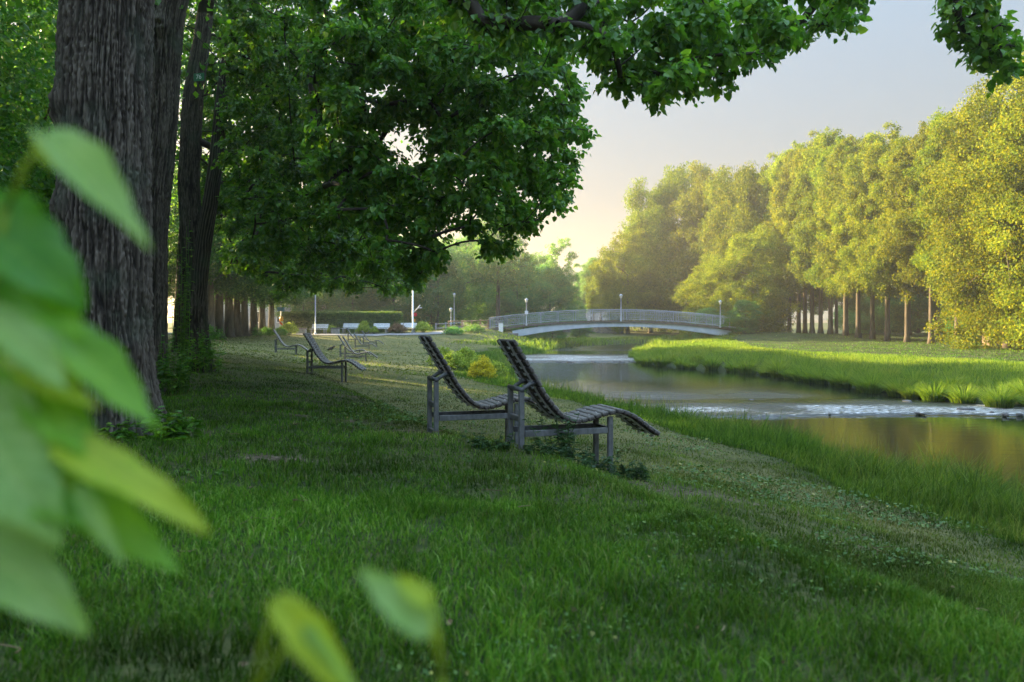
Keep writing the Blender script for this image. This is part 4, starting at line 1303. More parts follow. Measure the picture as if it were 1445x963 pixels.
# bushes on the lawn edge
def shrub(name, x, y, r, h, n, leaf, mat, label, seed, group=None, cat="shrub", stems=True):
    rng = np.random.default_rng(seed)
    z = gz(x, y)
    t = empty(name, (x, y, z), 0, label, cat, group)
    nc = 60
    a = np.arange(nc) * 2.39996; q = np.sqrt((np.arange(nc) + .5) / nc)
    c = np.stack([r * .8 * q * np.cos(a), r * .8 * q * np.sin(a), h * (.9 - .62 * q ** 2) * rng.uniform(.72, 1.05, nc)], 1)
    cr = np.full(nc, r * .30) * rng.uniform(.8, 1.25, nc)
    cm = MB(); crown_leaves(cm, rng, c, cr, n, leaf, squash=.8, droop=0)
    cm.build("foliage", mat, t, smooth=False)
    sm = MB()
    for k in range(0, nc, 2):
        tube(sm, [(c[k, 0] * .15, c[k, 1] * .15, -.05), (c[k, 0] * .5, c[k, 1] * .5, c[k, 2] * .55), tuple(c[k])], [.012, .009, .004], 4, cap=False)
    sm.build("stems", M_weed, t)
    return t


shrub("flowering_shrub", -1.22, 32.5, .62, 1.05, 9000, .045, M_leaf_yellow, "round shrub covered in yellow flowers on the river bank", 1, "mounds on the near bank")
for x, y, r, h, lb, sd in ((-3.4, 38.5, .7, 1.0, "tall yellow green mound farthest from the flowering shrub", 2), (-2.75, 37, .7, .85, "loose green mound between the yellow mounds", 3), (-2.3, 39.5, .75, 1.0, "yellow green mound beside the loose one", 4), (-1.5, 38, .7, .95, "yellow green mound right behind the flowering shrub", 5), (-.7, 37.5, .6, .85, "small yellow green mound partly behind the lounger back", 6)):
    shrub("herb_mound", x, y, r, h, 4200, .06, M_leaf_lightgreen, lb, sd, "mounds on the near bank")
for px, d, r, h, m, lb, sd in ((408, 74, .95, 1.25, M_leaf_lightgreen, "bright yellow green bush beside the striped beacon", 11), (467, 79, .8, .8, M_leaf_lightgreen, "pale bush between bench and stone block", 12), (513, 78, .75, 1.25, M_leaf_lightgreen, "bright round bush behind the far loungers", 13), (528, 78, .45, .75, M_leaf_lightgreen, "small bright bush beside the stone block", 14), (561, 79, 1.0, 1.0, M_leaf_rust, "rusty brown bush between two white benches", 15), (597, 80, 1.0, 1.15, M_leaf_lightgreen, "pale green bush right of the tall mast", 16),
                             (394, 70, .8, .7, M_leaf_wood, "low dark green plant at the foot of the beacon", 17), (376, 72, .8, .6, M_leaf_wood, "low dark green plant against the last avenue trunk", 18), (640, 79, 1.1, .7, M_leaf_wood, "low bush below the wooden rail fence", 19), (668, 81, 1.3, .6, M_leaf_wood, "spreading bush on the bank under the bridge railing", 20)):
    p = at(px, 470, d); shrub("bush", p.x, d, r, h, 3000, .085, m, lb, sd, None, "bush")


# clump centres of the near crowns: x, y, z, radius in metres
CL_TWO = [(-1.70,11.19,4.67,0.44), (-0.77,11.15,5.08,0.44), (-2.26,10.44,4.55,0.41), (-1.79,10.54,3.10,0.35), (-0.85,10.95,5.96,0.43), (0.19,11.30,3.84,0.44), (-0.35,10.91,2.70,0.23), (-0.89,11.10,4.25,0.43), (-2.19,11.23,6.22,0.37), (-1.78,10.97,5.53,0.43), (0.66,10.91,4.59,0.36), (0.60,10.49,3.48,0.26), (0.16,11.20,5.63,0.44), (-0.39,11.07,4.83,0.43), (0.32,10.85,4.93,0.42), (-2.65,11.12,5.39,0.28), (-0.12,10.65,5.79,0.42), (-1.20,10.75,3.50,0.42), (-1.71,10.58,4.97,0.41), (0.18,11.11,3.00,0.26), (-0.15,10.29,4.10,0.40), (-0.91,10.36,5.32,0.41), (-1.63,10.35,2.67,0.22), (-1.96,10.67,3.93,0.42), (-0.74,10.24,3.63,0.40), (-2.14,10.88,3.48,0.43), (-2.43,10.51,3.74,0.31), (-0.29,10.24,3.65,0.40), (-1.02,10.58,2.53,0.23), (-2.75,11.36,6.23,0.25), (0.42,10.66,6.10,0.24), (-0.43,10.32,5.15,0.40), (-1.31,11.18,5.22,0.44), (-1.16,11.05,4.66,0.43), (-1.43,10.64,5.96,0.37), (-0.46,10.36,3.17,0.41), (-1.65,10.63,3.60,0.42), (0.39,10.35,4.05,0.41), (0.68,11.38,5.42,0.25), (-1.27,10.93,2.99,0.43), (0.56,10.22,5.49,0.22), (-0.38,11.18,6.39,0.24), (-2.34,10.59,3.09,0.23), (-2.17,10.74,5.51,0.42), (-2.27,10.47,4.14,0.41), (-0.05,11.13,3.38,0.44), (0.88,10.57,4.16,0.23), (-0.44,11.41,3.51,0.45), (0.52,12.38,6.14,0.41), (0.52,12.54,4.05,0.49), (-0.56,11.73,4.72,0.46), (-2.32,11.53,6.32,0.41), (-1.08,11.62,5.70,0.46), (0.12,12.53,6.99,0.27), (-2.50,12.34,4.26,0.48), (-1.19,12.52,3.53,0.49), (0.26,11.55,4.58,0.45), (-1.61,12.16,5.43,0.48), (-2.23,11.47,3.31,0.44), (-0.27,11.87,4.35,0.46), (-2.16,11.65,4.60,0.46), (-1.14,11.81,5.10,0.46), (-1.14,11.65,6.26,0.46), (-2.72,12.02,5.99,0.45), (0.75,12.55,4.55,0.45), (-1.36,11.73,2.79,0.45), (0.02,12.31,3.29,0.48), (-1.01,12.37,4.34,0.48), (-0.65,12.53,6.42,0.49), (-0.38,12.12,5.77,0.47), (-1.61,11.49,3.17,0.45), (-0.48,11.63,6.52,0.26), (-0.00,12.09,6.33,0.47), (-2.88,11.58,5.32,0.25), (-2.05,11.70,5.80,0.46), (-1.70,11.80,3.72,0.46), (0.21,11.82,5.29,0.46), (0.90,11.91,4.99,0.26), (-0.16,12.21,2.80,0.26), (-1.89,12.21,6.64,0.39), (-1.29,12.53,4.82,0.49), (-2.27,11.70,5.38,0.46), (-2.96,12.51,3.72,0.27), (-2.95,12.00,4.46,0.26), (0.56,11.44,3.28,0.25), (-2.83,11.53,6.45,0.25), (-2.76,12.28,4.93,0.46), (0.73,11.88,5.44,0.27), (-0.65,12.15,3.07,0.26), (0.61,11.98,6.63,0.26), (-0.62,11.69,5.24,0.46), (-1.61,12.29,6.16,0.48), (-1.30,11.48,2.30,0.25), (-0.03,11.56,3.89,0.45), (-0.20,11.66,4.99,0.46), (-2.13,12.96,6.51,0.51), (0.43,13.40,7.22,0.34), (-3.11,12.91,5.83,0.28), (-1.50,13.01,2.64,0.41), (-2.97,13.67,3.86,0.42), (-2.63,13.76,7.35,0.37), (0.59,12.91,5.85,0.48), (-1.71,12.78,6.00,0.50), (0.58,12.95,3.70,0.38), (-0.47,13.35,6.19,0.52), (-2.80,13.31,4.90,0.52), (-0.52,13.30,5.04,0.52), (-3.21,13.51,6.82,0.35), (-0.02,13.63,7.00,0.53), (0.08,12.80,3.89,0.50), (-1.63,12.80,3.66,0.50), (-0.75,12.64,3.58,0.49), (-1.97,13.72,7.42,0.30), (-3.25,13.34,4.62,0.29), (-1.88,13.01,5.13,0.51), (-0.74,13.16,6.71,0.52), (-1.24,13.69,4.30,0.54), (-2.69,12.98,5.59,0.51), (0.07,12.75,5.23,0.50), (-1.23,13.04,7.05,0.35), (-0.03,12.63,4.68,0.49), (0.94,13.11,4.35,0.28), (-1.41,13.51,5.83,0.53), (-0.53,13.09,4.33,0.51), (-2.29,13.37,4.55,0.52), (-0.23,13.11,2.88,0.28), (-0.50,13.37,7.35,0.29), (-2.52,13.64,3.52,0.40), (0.64,13.69,4.89,0.54), (-1.05,12.84,4.88,0.50), (-2.26,13.71,5.89,0.54), (0.78,12.61,5.09,0.39), (-1.96,13.30,3.23,0.45), (-1.51,13.62,6.79,0.53), (0.57,13.41,6.62,0.42), (-1.35,13.12,3.14,0.37), (-2.24,13.15,3.99,0.51), (-0.44,13.19,5.52,0.52), (0.13,12.93,6.07,0.51), (0.12,13.49,3.44,0.49), (-1.06,13.75,6.38,0.54), (-2.75,13.53,6.35,0.53), (-3.33,13.61,5.23,0.29), (-3.28,13.40,7.34,0.29), (-2.74,13.14,4.32,0.51), (-2.84,14.19,4.30,0.56), (0.67,14.63,5.50,0.57), (-2.11,14.59,4.10,0.57), (-0.44,14.25,6.39,0.56), (-2.42,14.93,6.37,0.58), (-0.41,14.82,7.96,0.32), (-0.28,14.36,5.80,0.56), (-1.57,14.66,3.68,0.57), (-2.03,14.56,2.70,0.31), (0.50,14.99,7.09,0.59), (-1.08,14.60,7.15,0.57), (-1.88,14.54,6.95,0.57), (-2.98,14.43,6.03,0.56), (-0.86,14.29,4.46,0.56), (-3.42,14.34,4.50,0.31), (-2.85,13.94,7.51,0.30), (-3.14,14.14,5.42,0.55), (0.02,14.50,3.62,0.57), (-3.32,14.14,6.77,0.40), (-3.53,14.50,6.35,0.31), (0.15,14.17,5.06,0.55), (-0.96,14.91,5.74,0.58), (0.98,13.98,4.32,0.30), (0.41,14.92,4.37,0.58), (-1.69,14.50,5.99,0.57), (-2.51,14.46,5.24,0.57), (-2.23,14.22,3.50,0.46), (-2.17,14.36,7.38,0.56), (0.43,14.16,7.39,0.51), (-1.48,14.72,6.62,0.58), (-1.35,14.49,5.14,0.57), (-2.81,14.45,7.04,0.57), (-0.47,14.98,4.20,0.59), (0.87,14.93,3.94,0.32), (-1.41,14.04,2.74,0.30), (-0.13,14.08,6.88,0.55), (-1.22,14.77,7.80,0.37), (-0.19,14.53,4.63,0.57), (-1.50,14.00,4.31,0.55), (0.45,13.85,6.04,0.54), (-3.17,14.70,3.74,0.34), (-3.55,14.27,7.72,0.31), (-0.21,13.92,2.88,0.30), (-0.55,14.07,5.07,0.55), (-0.82,14.85,3.39,0.32), (1.10,14.68,5.96,0.32), (1.00,14.93,6.75,0.32), (1.07,14.73,5.07,0.34)]
CL_THREE = [(-4.72,15.14,6.48,0.54), (-5.31,15.02,4.72,0.29), (-4.75,14.38,7.57,0.30), (-5.07,14.94,5.66,0.44), (-4.18,15.35,4.60,0.55), (-3.78,15.09,3.07,0.49), (-4.88,14.95,3.09,0.30), (-4.10,14.83,5.15,0.53), (-3.51,14.14,6.60,0.28), (-4.67,14.25,6.88,0.51), (-4.13,14.73,5.97,0.52), (-3.23,15.21,3.01,0.54), (-5.28,14.87,6.64,0.29), (-2.64,14.77,3.41,0.32), (-3.39,15.25,4.23,0.44), (-2.43,14.02,2.58,0.27), (-3.69,14.92,5.70,0.29), (-4.72,14.25,3.82,0.39), (-4.09,14.07,3.21,0.50), (-3.69,14.44,7.51,0.28), (-3.82,15.40,6.41,0.30), (-4.14,14.03,3.74,0.50), (-3.02,14.06,3.50,0.50), (-4.38,15.32,7.45,0.55), (-4.49,14.26,4.60,0.51), (-3.78,14.85,3.64,0.53), (-3.60,15.12,5.03,0.30), (-4.74,15.19,5.34,0.54), (-4.15,14.31,7.58,0.28), (-4.34,15.39,6.87,0.55), (-5.18,16.09,5.77,0.57), (-4.97,16.55,4.62,0.59), (-5.22,15.89,7.16,0.57), (-4.62,16.34,3.23,0.43), (-4.39,16.63,4.24,0.59), (-5.43,16.34,8.05,0.58), (-4.01,16.17,2.86,0.32), (-4.64,16.49,6.35,0.59), (-4.62,16.66,8.50,0.36), (-3.62,15.96,3.85,0.57), (-2.76,15.49,3.28,0.45), (-5.00,15.91,3.52,0.57), (-3.43,16.68,4.45,0.33), (-4.25,16.16,6.94,0.48), (-5.76,16.15,8.41,0.32), (-5.77,16.56,5.37,0.32), (-4.52,16.68,7.88,0.56), (-5.02,16.30,6.74,0.58), (-4.30,16.68,5.95,0.50), (-4.62,15.88,5.23,0.57), (-3.94,15.99,4.82,0.52), (-5.69,16.06,6.70,0.31), (-3.37,16.52,2.93,0.40), (-3.79,15.42,6.16,0.30), (-5.58,16.65,4.27,0.42), (-2.57,16.31,2.76,0.32), (-5.64,17.68,7.02,0.63), (-4.49,17.50,4.30,0.62), (-5.70,16.90,7.78,0.60), (-4.82,17.17,3.19,0.34), (-3.60,17.55,3.43,0.62), (-4.73,17.92,5.61,0.64), (-2.84,17.57,3.08,0.41), (-4.64,17.88,7.87,0.43), (-5.66,18.01,9.07,0.38), (-4.18,17.19,3.40,0.61), (-4.72,17.91,7.10,0.57), (-4.92,17.76,4.92,0.63), (-5.19,17.52,5.88,0.62), (-3.76,17.17,4.91,0.34), (-4.78,17.80,8.80,0.51), (-5.66,17.83,3.84,0.61), (-6.19,18.08,4.47,0.35), (-5.72,17.32,6.31,0.62), (-3.68,18.06,4.14,0.57), (-6.05,17.09,8.53,0.35), (-4.09,18.15,2.86,0.36), (-5.35,17.93,7.64,0.64), (-6.02,17.92,5.64,0.55), (-4.57,17.89,6.28,0.50), (-6.22,17.58,7.21,0.34), (-5.43,18.17,8.47,0.65), (-4.92,16.85,6.32,0.60), (-5.45,17.99,4.46,0.64), (-5.71,17.84,5.06,0.63), (-2.96,17.03,3.66,0.33), (-6.43,18.22,9.21,0.36), (-4.38,18.20,3.93,0.65), (-5.13,18.83,7.29,0.67), (-5.68,19.25,6.59,0.68), (-4.07,18.73,3.41,0.67), (-6.58,18.58,6.16,0.36), (-5.42,18.43,8.28,0.66), (-6.37,18.48,8.27,0.51), (-3.66,19.50,3.05,0.38), (-4.71,18.42,5.52,0.63), (-5.89,19.23,4.29,0.68), (-5.24,18.92,3.62,0.65), (-4.09,19.51,5.08,0.38), (-4.68,18.33,9.12,0.36), (-4.67,18.67,4.63,0.66), (-5.84,18.59,5.15,0.66), (-5.91,18.34,7.11,0.65), (-3.50,18.73,4.30,0.37), (-5.56,18.60,5.75,0.66), (-4.72,18.88,6.64,0.41), (-5.72,18.37,9.20,0.40), (-3.28,18.99,3.69,0.45), (-6.22,19.21,3.53,0.44), (-6.75,18.94,7.08,0.37), (-6.70,19.15,7.82,0.41), (-4.90,18.77,8.14,0.48), (-6.31,18.39,4.68,0.36), (-6.73,19.15,5.61,0.37), (-2.72,18.22,3.02,0.36), (-4.90,19.34,3.15,0.38), (-5.85,20.00,4.29,0.71), (-5.61,20.24,9.12,0.72), (-5.59,20.71,6.57,0.74), (-6.85,19.95,6.16,0.48), (-4.90,20.09,3.67,0.72), (-7.29,20.79,8.60,0.44), (-6.18,20.94,5.55,0.75), (-5.69,20.17,10.10,0.39), (-7.01,20.90,7.26,0.70), (-6.21,20.16,7.99,0.72), (-6.52,20.89,9.69,0.74), (-4.83,20.20,4.53,0.72), (-5.13,19.87,8.18,0.49), (-5.23,20.63,5.54,0.73), (-3.79,20.90,3.19,0.42), (-6.55,19.93,3.52,0.39), (-7.34,20.71,10.08,0.42), (-3.98,19.66,4.80,0.38), (-6.67,19.63,5.11,0.47), (-5.09,20.51,7.57,0.40), (-4.34,20.92,3.92,0.74), (-5.96,20.16,7.22,0.72), (-3.61,20.58,4.27,0.40), (-5.76,20.00,3.37,0.39), (-7.00,20.63,4.31,0.40), (-6.44,20.96,6.31,0.75)]
CL_BEHIND = [(-8.54,20.94,9.40,0.35), (-8.37,20.71,5.97,0.34), (-8.16,21.05,7.54,0.64), (-7.45,21.51,10.42,0.36), (-7.71,20.99,4.64,0.64), (-7.61,20.79,5.24,0.63), (-8.05,20.76,8.35,0.63), (-7.66,21.29,6.58,0.51), (-8.53,21.39,4.36,0.36), (-8.68,21.26,10.23,0.35), (-7.38,20.75,8.55,0.41), (-7.52,21.43,7.43,0.36), (-8.43,21.05,5.19,0.35), (-8.57,20.96,6.74,0.35), (-7.91,20.98,9.53,0.63), (-7.51,21.54,6.01,0.36), (-7.67,21.04,8.01,0.60), (-8.01,21.15,10.50,0.35), (-7.32,21.06,4.15,0.35), (-8.25,22.26,6.96,0.67), (-8.58,22.48,5.35,0.68), (-8.65,22.27,8.72,0.67), (-8.51,22.20,9.64,0.67), (-8.84,21.74,6.19,0.36), (-8.72,22.41,11.00,0.37), (-8.05,22.10,7.59,0.63), (-7.81,22.23,5.43,0.37), (-8.15,22.40,4.38,0.37), (-8.15,22.34,10.47,0.64), (-8.53,21.59,7.80,0.58), (-7.60,21.92,6.11,0.36), (-7.82,22.42,9.26,0.37), (-8.56,21.65,4.19,0.36), (-8.92,21.78,9.98,0.36), (-9.22,22.49,7.26,0.37), (-9.16,22.29,9.33,0.37), (-7.73,21.79,8.25,0.42), (-8.30,22.06,5.95,0.67), (-8.03,22.88,8.44,0.38), (-8.64,23.03,5.80,0.70), (-8.78,23.00,9.09,0.70), (-9.45,23.37,6.09,0.39), (-8.75,23.19,10.41,0.70), (-8.22,22.84,6.48,0.54), (-8.42,22.71,7.21,0.69), (-8.83,23.32,4.52,0.44), (-8.22,22.96,9.67,0.51), (-9.13,23.30,7.89,0.68), (-8.36,23.23,11.23,0.39), (-9.19,23.17,11.09,0.50), (-8.18,22.80,4.98,0.53), (-9.45,22.89,9.87,0.38), (-9.48,23.25,7.10,0.39), (-9.61,23.44,8.87,0.39), (-9.40,23.37,5.34,0.39), (-8.01,23.04,10.51,0.38), (-7.88,22.71,7.66,0.38)]
CL_FOUR = [(-4.79,24.00,2.83,0.41), (-5.70,23.09,3.54,0.53), (-6.59,23.42,2.99,0.54), (-3.87,24.10,4.17,0.40), (-4.13,24.29,3.45,0.56), (-8.25,23.85,3.91,0.55), (-5.48,23.27,2.76,0.30), (-8.61,24.35,4.62,0.34), (-6.68,23.83,4.38,0.50), (-4.70,23.24,4.11,0.54), (-3.44,23.71,3.23,0.55), (-5.00,23.48,3.35,0.54), (-3.86,23.70,2.64,0.30), (-7.52,23.81,4.31,0.55), (-6.50,23.70,3.83,0.55), (-6.12,23.75,3.01,0.53), (-3.06,24.37,3.64,0.31), (-7.33,23.79,3.78,0.55), (-7.72,23.44,3.44,0.53), (-7.53,23.87,3.03,0.30), (-5.43,24.06,4.62,0.31), (-3.10,23.97,2.70,0.30), (-5.24,23.26,3.93,0.54), (-6.19,24.28,4.42,0.53), (-2.42,23.10,3.14,0.29), (-4.49,23.51,3.65,0.54), (-8.59,24.28,3.33,0.31), (-4.15,23.03,4.34,0.29), (-4.94,24.69,2.91,0.46), (-4.11,24.46,4.06,0.57), (-3.09,24.68,3.53,0.37), (-8.12,25.41,3.43,0.48), (-6.44,24.66,4.79,0.31), (-4.01,24.68,3.03,0.57), (-6.17,25.35,3.35,0.59), (-7.27,25.71,3.99,0.59), (-3.55,24.67,3.97,0.40), (-8.68,25.25,3.41,0.32), (-6.18,25.56,4.35,0.59), (-8.46,25.09,4.61,0.45), (-4.57,24.90,3.58,0.58), (-5.48,25.64,4.83,0.33), (-6.73,25.02,2.93,0.49), (-8.84,25.22,4.02,0.47), (-5.65,25.63,3.71,0.59), (-2.64,24.68,2.99,0.31), (-4.93,25.52,4.34,0.59), (-7.12,24.42,3.12,0.56), (-6.44,24.95,3.84,0.58), (-7.92,24.89,4.06,0.58), (-7.30,24.78,4.66,0.35), (-3.54,25.08,2.75,0.32), (-9.12,25.23,4.59,0.32), (-5.53,24.49,2.90,0.41), (-7.32,25.49,2.57,0.32), (-7.18,27.16,3.73,0.63), (-5.30,26.10,4.62,0.49), (-8.76,26.72,3.55,0.47), (-9.27,27.01,4.46,0.62), (-4.90,26.01,4.03,0.60), (-5.10,27.20,3.47,0.63), (-6.69,26.98,3.03,0.41), (-3.79,26.98,3.90,0.56), (-3.19,26.62,3.05,0.42), (-7.57,26.44,2.94,0.52), (-9.39,26.67,3.72,0.42), (-5.68,26.19,4.05,0.61), (-4.35,26.52,2.89,0.40), (-4.18,26.54,4.40,0.46), (-8.20,26.69,4.07,0.62), (-6.36,26.62,3.71,0.62), (-6.70,26.44,4.54,0.61), (-8.62,27.07,4.72,0.61), (-6.00,26.60,2.83,0.34), (-7.35,26.23,4.65,0.57), (-9.29,26.19,4.94,0.33), (-5.15,26.38,2.79,0.34), (-3.14,26.70,3.72,0.34), (-3.83,27.06,2.77,0.34), (-6.01,26.51,5.03,0.34), (-8.14,26.15,3.04,0.33), (-4.29,26.36,3.57,0.61), (-5.53,26.20,3.40,0.61), (-7.66,26.58,3.65,0.61), (-7.28,27.53,5.11,0.35), (-9.24,27.22,3.96,0.63), (-5.64,28.54,2.95,0.38), (-4.92,28.07,4.75,0.43), (-8.88,28.28,4.82,0.65), (-8.21,28.13,4.29,0.65), (-10.26,28.59,3.70,0.36), (-6.40,27.59,4.28,0.64), (-8.50,27.45,3.57,0.61), (-4.02,27.28,4.04,0.63), (-7.78,27.40,3.07,0.63), (-9.74,27.40,4.76,0.40), (-6.06,27.57,3.21,0.62), (-3.87,27.84,3.38,0.64), (-4.76,27.50,3.26,0.64), (-7.23,27.67,3.45,0.64), (-6.99,27.37,4.29,0.63), (-3.27,28.27,3.51,0.44), (-8.13,27.68,5.14,0.35), (-6.64,28.32,5.19,0.36), (-5.62,28.08,5.05,0.36), (-5.27,27.57,3.92,0.64), (-6.81,28.19,2.94,0.36), (-4.34,27.93,2.84,0.36), (-9.31,27.89,5.22,0.35), (-6.57,27.58,3.64,0.64), (-3.46,28.59,2.86,0.36), (-5.71,27.38,4.32,0.63), (-7.97,29.99,4.42,0.69), (-6.41,29.48,5.08,0.58), (-4.76,29.56,4.17,0.68), (-3.55,29.16,3.19,0.50), (-6.71,30.00,4.44,0.69), (-9.77,28.78,3.88,0.59), (-5.79,29.95,3.85,0.69), (-6.28,28.68,3.15,0.52), (-8.72,29.98,2.86,0.38), (-10.20,29.04,5.26,0.37), (-7.16,29.49,4.78,0.68), (-9.51,29.79,4.49,0.69), (-8.64,28.89,5.24,0.37), (-3.78,29.17,3.94,0.48), (-9.15,29.36,3.38,0.37), (-4.87,29.75,3.02,0.42), (-7.76,29.17,5.16,0.46), (-4.87,29.23,4.94,0.37), (-8.86,29.63,4.02,0.69), (-7.53,29.11,3.50,0.67), (-10.15,28.96,4.50,0.53), (-7.07,28.87,2.94,0.37), (-5.61,28.99,2.96,0.38), (-5.75,28.73,4.43,0.66), (-4.15,29.05,4.58,0.37), (-9.48,29.39,5.24,0.41), (-6.77,28.98,3.71,0.67), (-5.76,29.93,5.22,0.38), (-8.64,29.92,4.74,0.69)]
CL_ONE = [(-0.43,7.19,4.55,0.23), (1.56,6.92,4.64,0.16), (1.18,7.14,4.64,0.23), (1.32,7.03,4.21,0.29), (1.92,6.60,4.23,0.27), (3.01,7.06,4.54,0.23), (0.99,7.24,3.80,0.18), (0.79,6.71,4.02,0.26), (2.77,7.31,4.70,0.25), (1.82,7.31,4.05,0.30), (1.27,7.31,3.69,0.16), (1.35,6.64,3.69,0.27), (2.22,6.61,4.10,0.24), (0.62,7.02,4.44,0.29), (1.99,6.72,4.56,0.15), (0.21,6.81,4.52,0.20), (-0.26,7.09,4.25,0.16), (0.04,7.12,4.26,0.20), (2.25,7.26,4.05,0.16), (2.84,7.32,4.34,0.16), (1.75,7.24,4.48,0.30), (0.40,6.83,4.14,0.15), (0.79,6.71,4.55,0.15), (-0.06,7.22,4.58,0.30), (2.43,7.22,4.67,0.24), (-0.60,6.97,4.69,0.16), (0.99,7.61,4.90,0.18), (0.73,7.82,4.83,0.32), (0.14,7.86,4.72,0.32), (2.00,7.63,3.98,0.17), (2.61,7.38,4.85,0.17), (1.65,7.90,4.32,0.32), (3.13,7.98,4.89,0.33), (1.20,7.69,4.03,0.31), (1.72,7.65,4.62,0.31), (1.62,7.65,4.95,0.17), (2.16,7.40,4.88,0.17), (2.41,8.02,4.82,0.33), (0.89,7.57,4.33,0.30), (2.48,7.42,4.28,0.17), (0.46,8.01,4.56,0.18), (-0.23,8.00,5.05,0.21), (0.12,7.44,4.89,0.17), (-0.54,7.62,4.70,0.17), (1.29,7.72,4.36,0.32), (3.38,7.65,4.78,0.17), (2.13,7.76,4.37,0.32), (-0.06,7.91,4.48,0.18), (3.07,7.36,4.39,0.17), (1.32,8.01,4.90,0.33), (1.53,7.68,3.93,0.27), (0.43,7.54,4.92,0.17), (0.90,8.56,4.95,0.35), (1.88,8.07,4.85,0.33), (-0.50,8.18,5.06,0.28), (-0.02,8.53,5.34,0.19), (0.17,8.50,4.93,0.35), (3.03,8.73,5.47,0.20), (3.85,8.77,5.45,0.20), (1.74,8.15,4.37,0.33), (1.55,8.42,5.15,0.31), (3.24,8.34,5.29,0.19), (0.95,8.17,4.25,0.18), (1.43,8.53,4.24,0.35), (2.40,8.09,5.12,0.18), (3.35,8.35,4.81,0.22), (1.40,8.73,4.79,0.36), (2.25,8.74,4.33,0.20), (-0.25,8.76,4.96,0.28), (0.53,8.74,4.90,0.20), (2.99,8.40,4.65,0.19), (0.58,8.41,5.16,0.30), (2.59,8.51,4.55,0.22), (1.00,8.17,5.14,0.20), (2.22,8.70,4.80,0.36), (2.79,8.79,5.02,0.36), (1.81,8.73,4.22,0.26), (2.20,8.71,5.43,0.20)]
CL_ONE_B = [(4.30,7.21,4.45,0.12), (4.32,7.25,4.07,0.14), (4.05,7.14,4.60,0.19), (3.97,7.09,4.40,0.16), (4.00,7.21,4.81,0.11), (4.20,7.19,4.81,0.11), (4.34,7.10,4.25,0.10), (4.43,7.17,3.90,0.11), (4.11,7.23,4.25,0.12), (4.22,7.06,4.58,0.10), (4.39,7.03,4.05,0.10), (4.36,7.29,4.13,0.19), (4.20,7.34,4.76,0.20), (4.22,7.42,4.44,0.20), (4.37,7.35,4.64,0.13), (4.41,7.38,4.85,0.11), (4.59,7.43,3.94,0.11), (4.55,7.52,4.44,0.11), (3.98,7.33,4.83,0.11), (4.13,7.52,4.67,0.11), (4.60,7.36,4.20,0.11), (4.29,7.53,4.28,0.11), (4.53,7.58,4.40,0.18), (4.11,7.56,4.85,0.11), (4.63,7.63,4.21,0.20), (4.50,7.77,4.92,0.21), (4.60,7.79,4.72,0.17), (4.24,7.74,4.62,0.11), (4.30,7.55,4.38,0.14), (4.64,7.74,5.05,0.11), (4.77,7.68,4.04,0.11), (4.36,7.54,4.19,0.11)]

# ------------------------------------------------------------------ the near lime trees of the left avenue
def bark_trunk(path, radii, seg, rows, z_flare, flare, ridges, seed, knots=(), depth=.05):
    """Trunk with vertical furrows in the mesh itself."""
    P = np.array(path, float); Rr = np.array(radii, float)
    z = np.linspace(P[0, 2], P[-1, 2], rows)
    cx = np.interp(z, P[:, 2], P[:, 0]); cy_ = np.interp(z, P[:, 2], P[:, 1]); r = np.interp(z, P[:, 2], Rr)
    k = np.hanning(max(5, rows // 12)); k /= k.sum(); pad = len(k) // 2
    sm = lambda a: np.convolve(np.pad(a, pad, mode='edge'), k, 'valid')[:rows]
    cx, cy_, r = sm(cx), sm(cy_), sm(r)
    th = np.linspace(0, 2 * np.pi, seg, endpoint=False)
    TH, ZZ = np.meshgrid(th, z)
    u = TH / (2 * np.pi)
    w1 = .45 * (vnoise(u * 16, ZZ * 2.0, seed, perx=16) - .5)
    k1 = ridges
    v = vnoise(u * k1 + w1 * 2, ZZ * .95, seed + 1, perx=k1) * .6 + vnoise(u * k1 * 2, ZZ * 2.6, seed + 4, perx=k1 * 2) * .4
    groove = np.clip(1 - np.abs(2 * v - 1) * 4.2, 0, 1)
    v2 = vnoise(u * k1 * 2 + w1 * 3, ZZ * 1.5, seed + 41, perx=k1 * 2)
    groove = np.maximum(groove, .7 * np.clip(1 - np.abs(2 * v2 - 1) * 5, 0, 1))
    fine = vnoise(u * ridges * 4, ZZ * 26, seed + 3, perx=ridges * 4)
    rid = (1 - groove) * (.62 + .4 * fine)
    lump = vnoise(u * 5, ZZ * .9, seed + 2, perx=5) - .5
    zz = np.clip(ZZ - z_flare, 0, None)
    lob = 1 + .28 * np.cos(TH * 5 + seed) + .18 * np.cos(TH * 3 + seed * 2)
    fl = (flare - 1) * np.exp(-zz / .42) * lob
    Rad = r[:, None] * (1 + fl + .10 * lump) + depth * (rid - .5) + depth * .35 * (fine - .5)
    for (kz, ka, kr, kd) in knots:
        da = np.angle(np.exp(1j * (TH - ka))) * r[:, None]
        q = (da ** 2 + (ZZ - kz) ** 2) / kr ** 2
        Rad = Rad + kd * np.exp(-q) - kd * .8 * np.exp(-q * 7)
    V = np.stack([cx[:, None] + Rad * np.cos(TH), cy_[:, None] + Rad * np.sin(TH), ZZ], -1).reshape(-1, 3)
    i = np.arange(rows - 1)[:, None] * seg; jj = np.arange(seg)[None]
    Q = np.stack([i + jj, i + (jj + 1) % seg, i + seg + (jj + 1) % seg, i + seg + jj], -1).reshape(-1, 4)
    return V, Q, np.clip(rid * .8 + fine * .25, 0, 1).ravel()


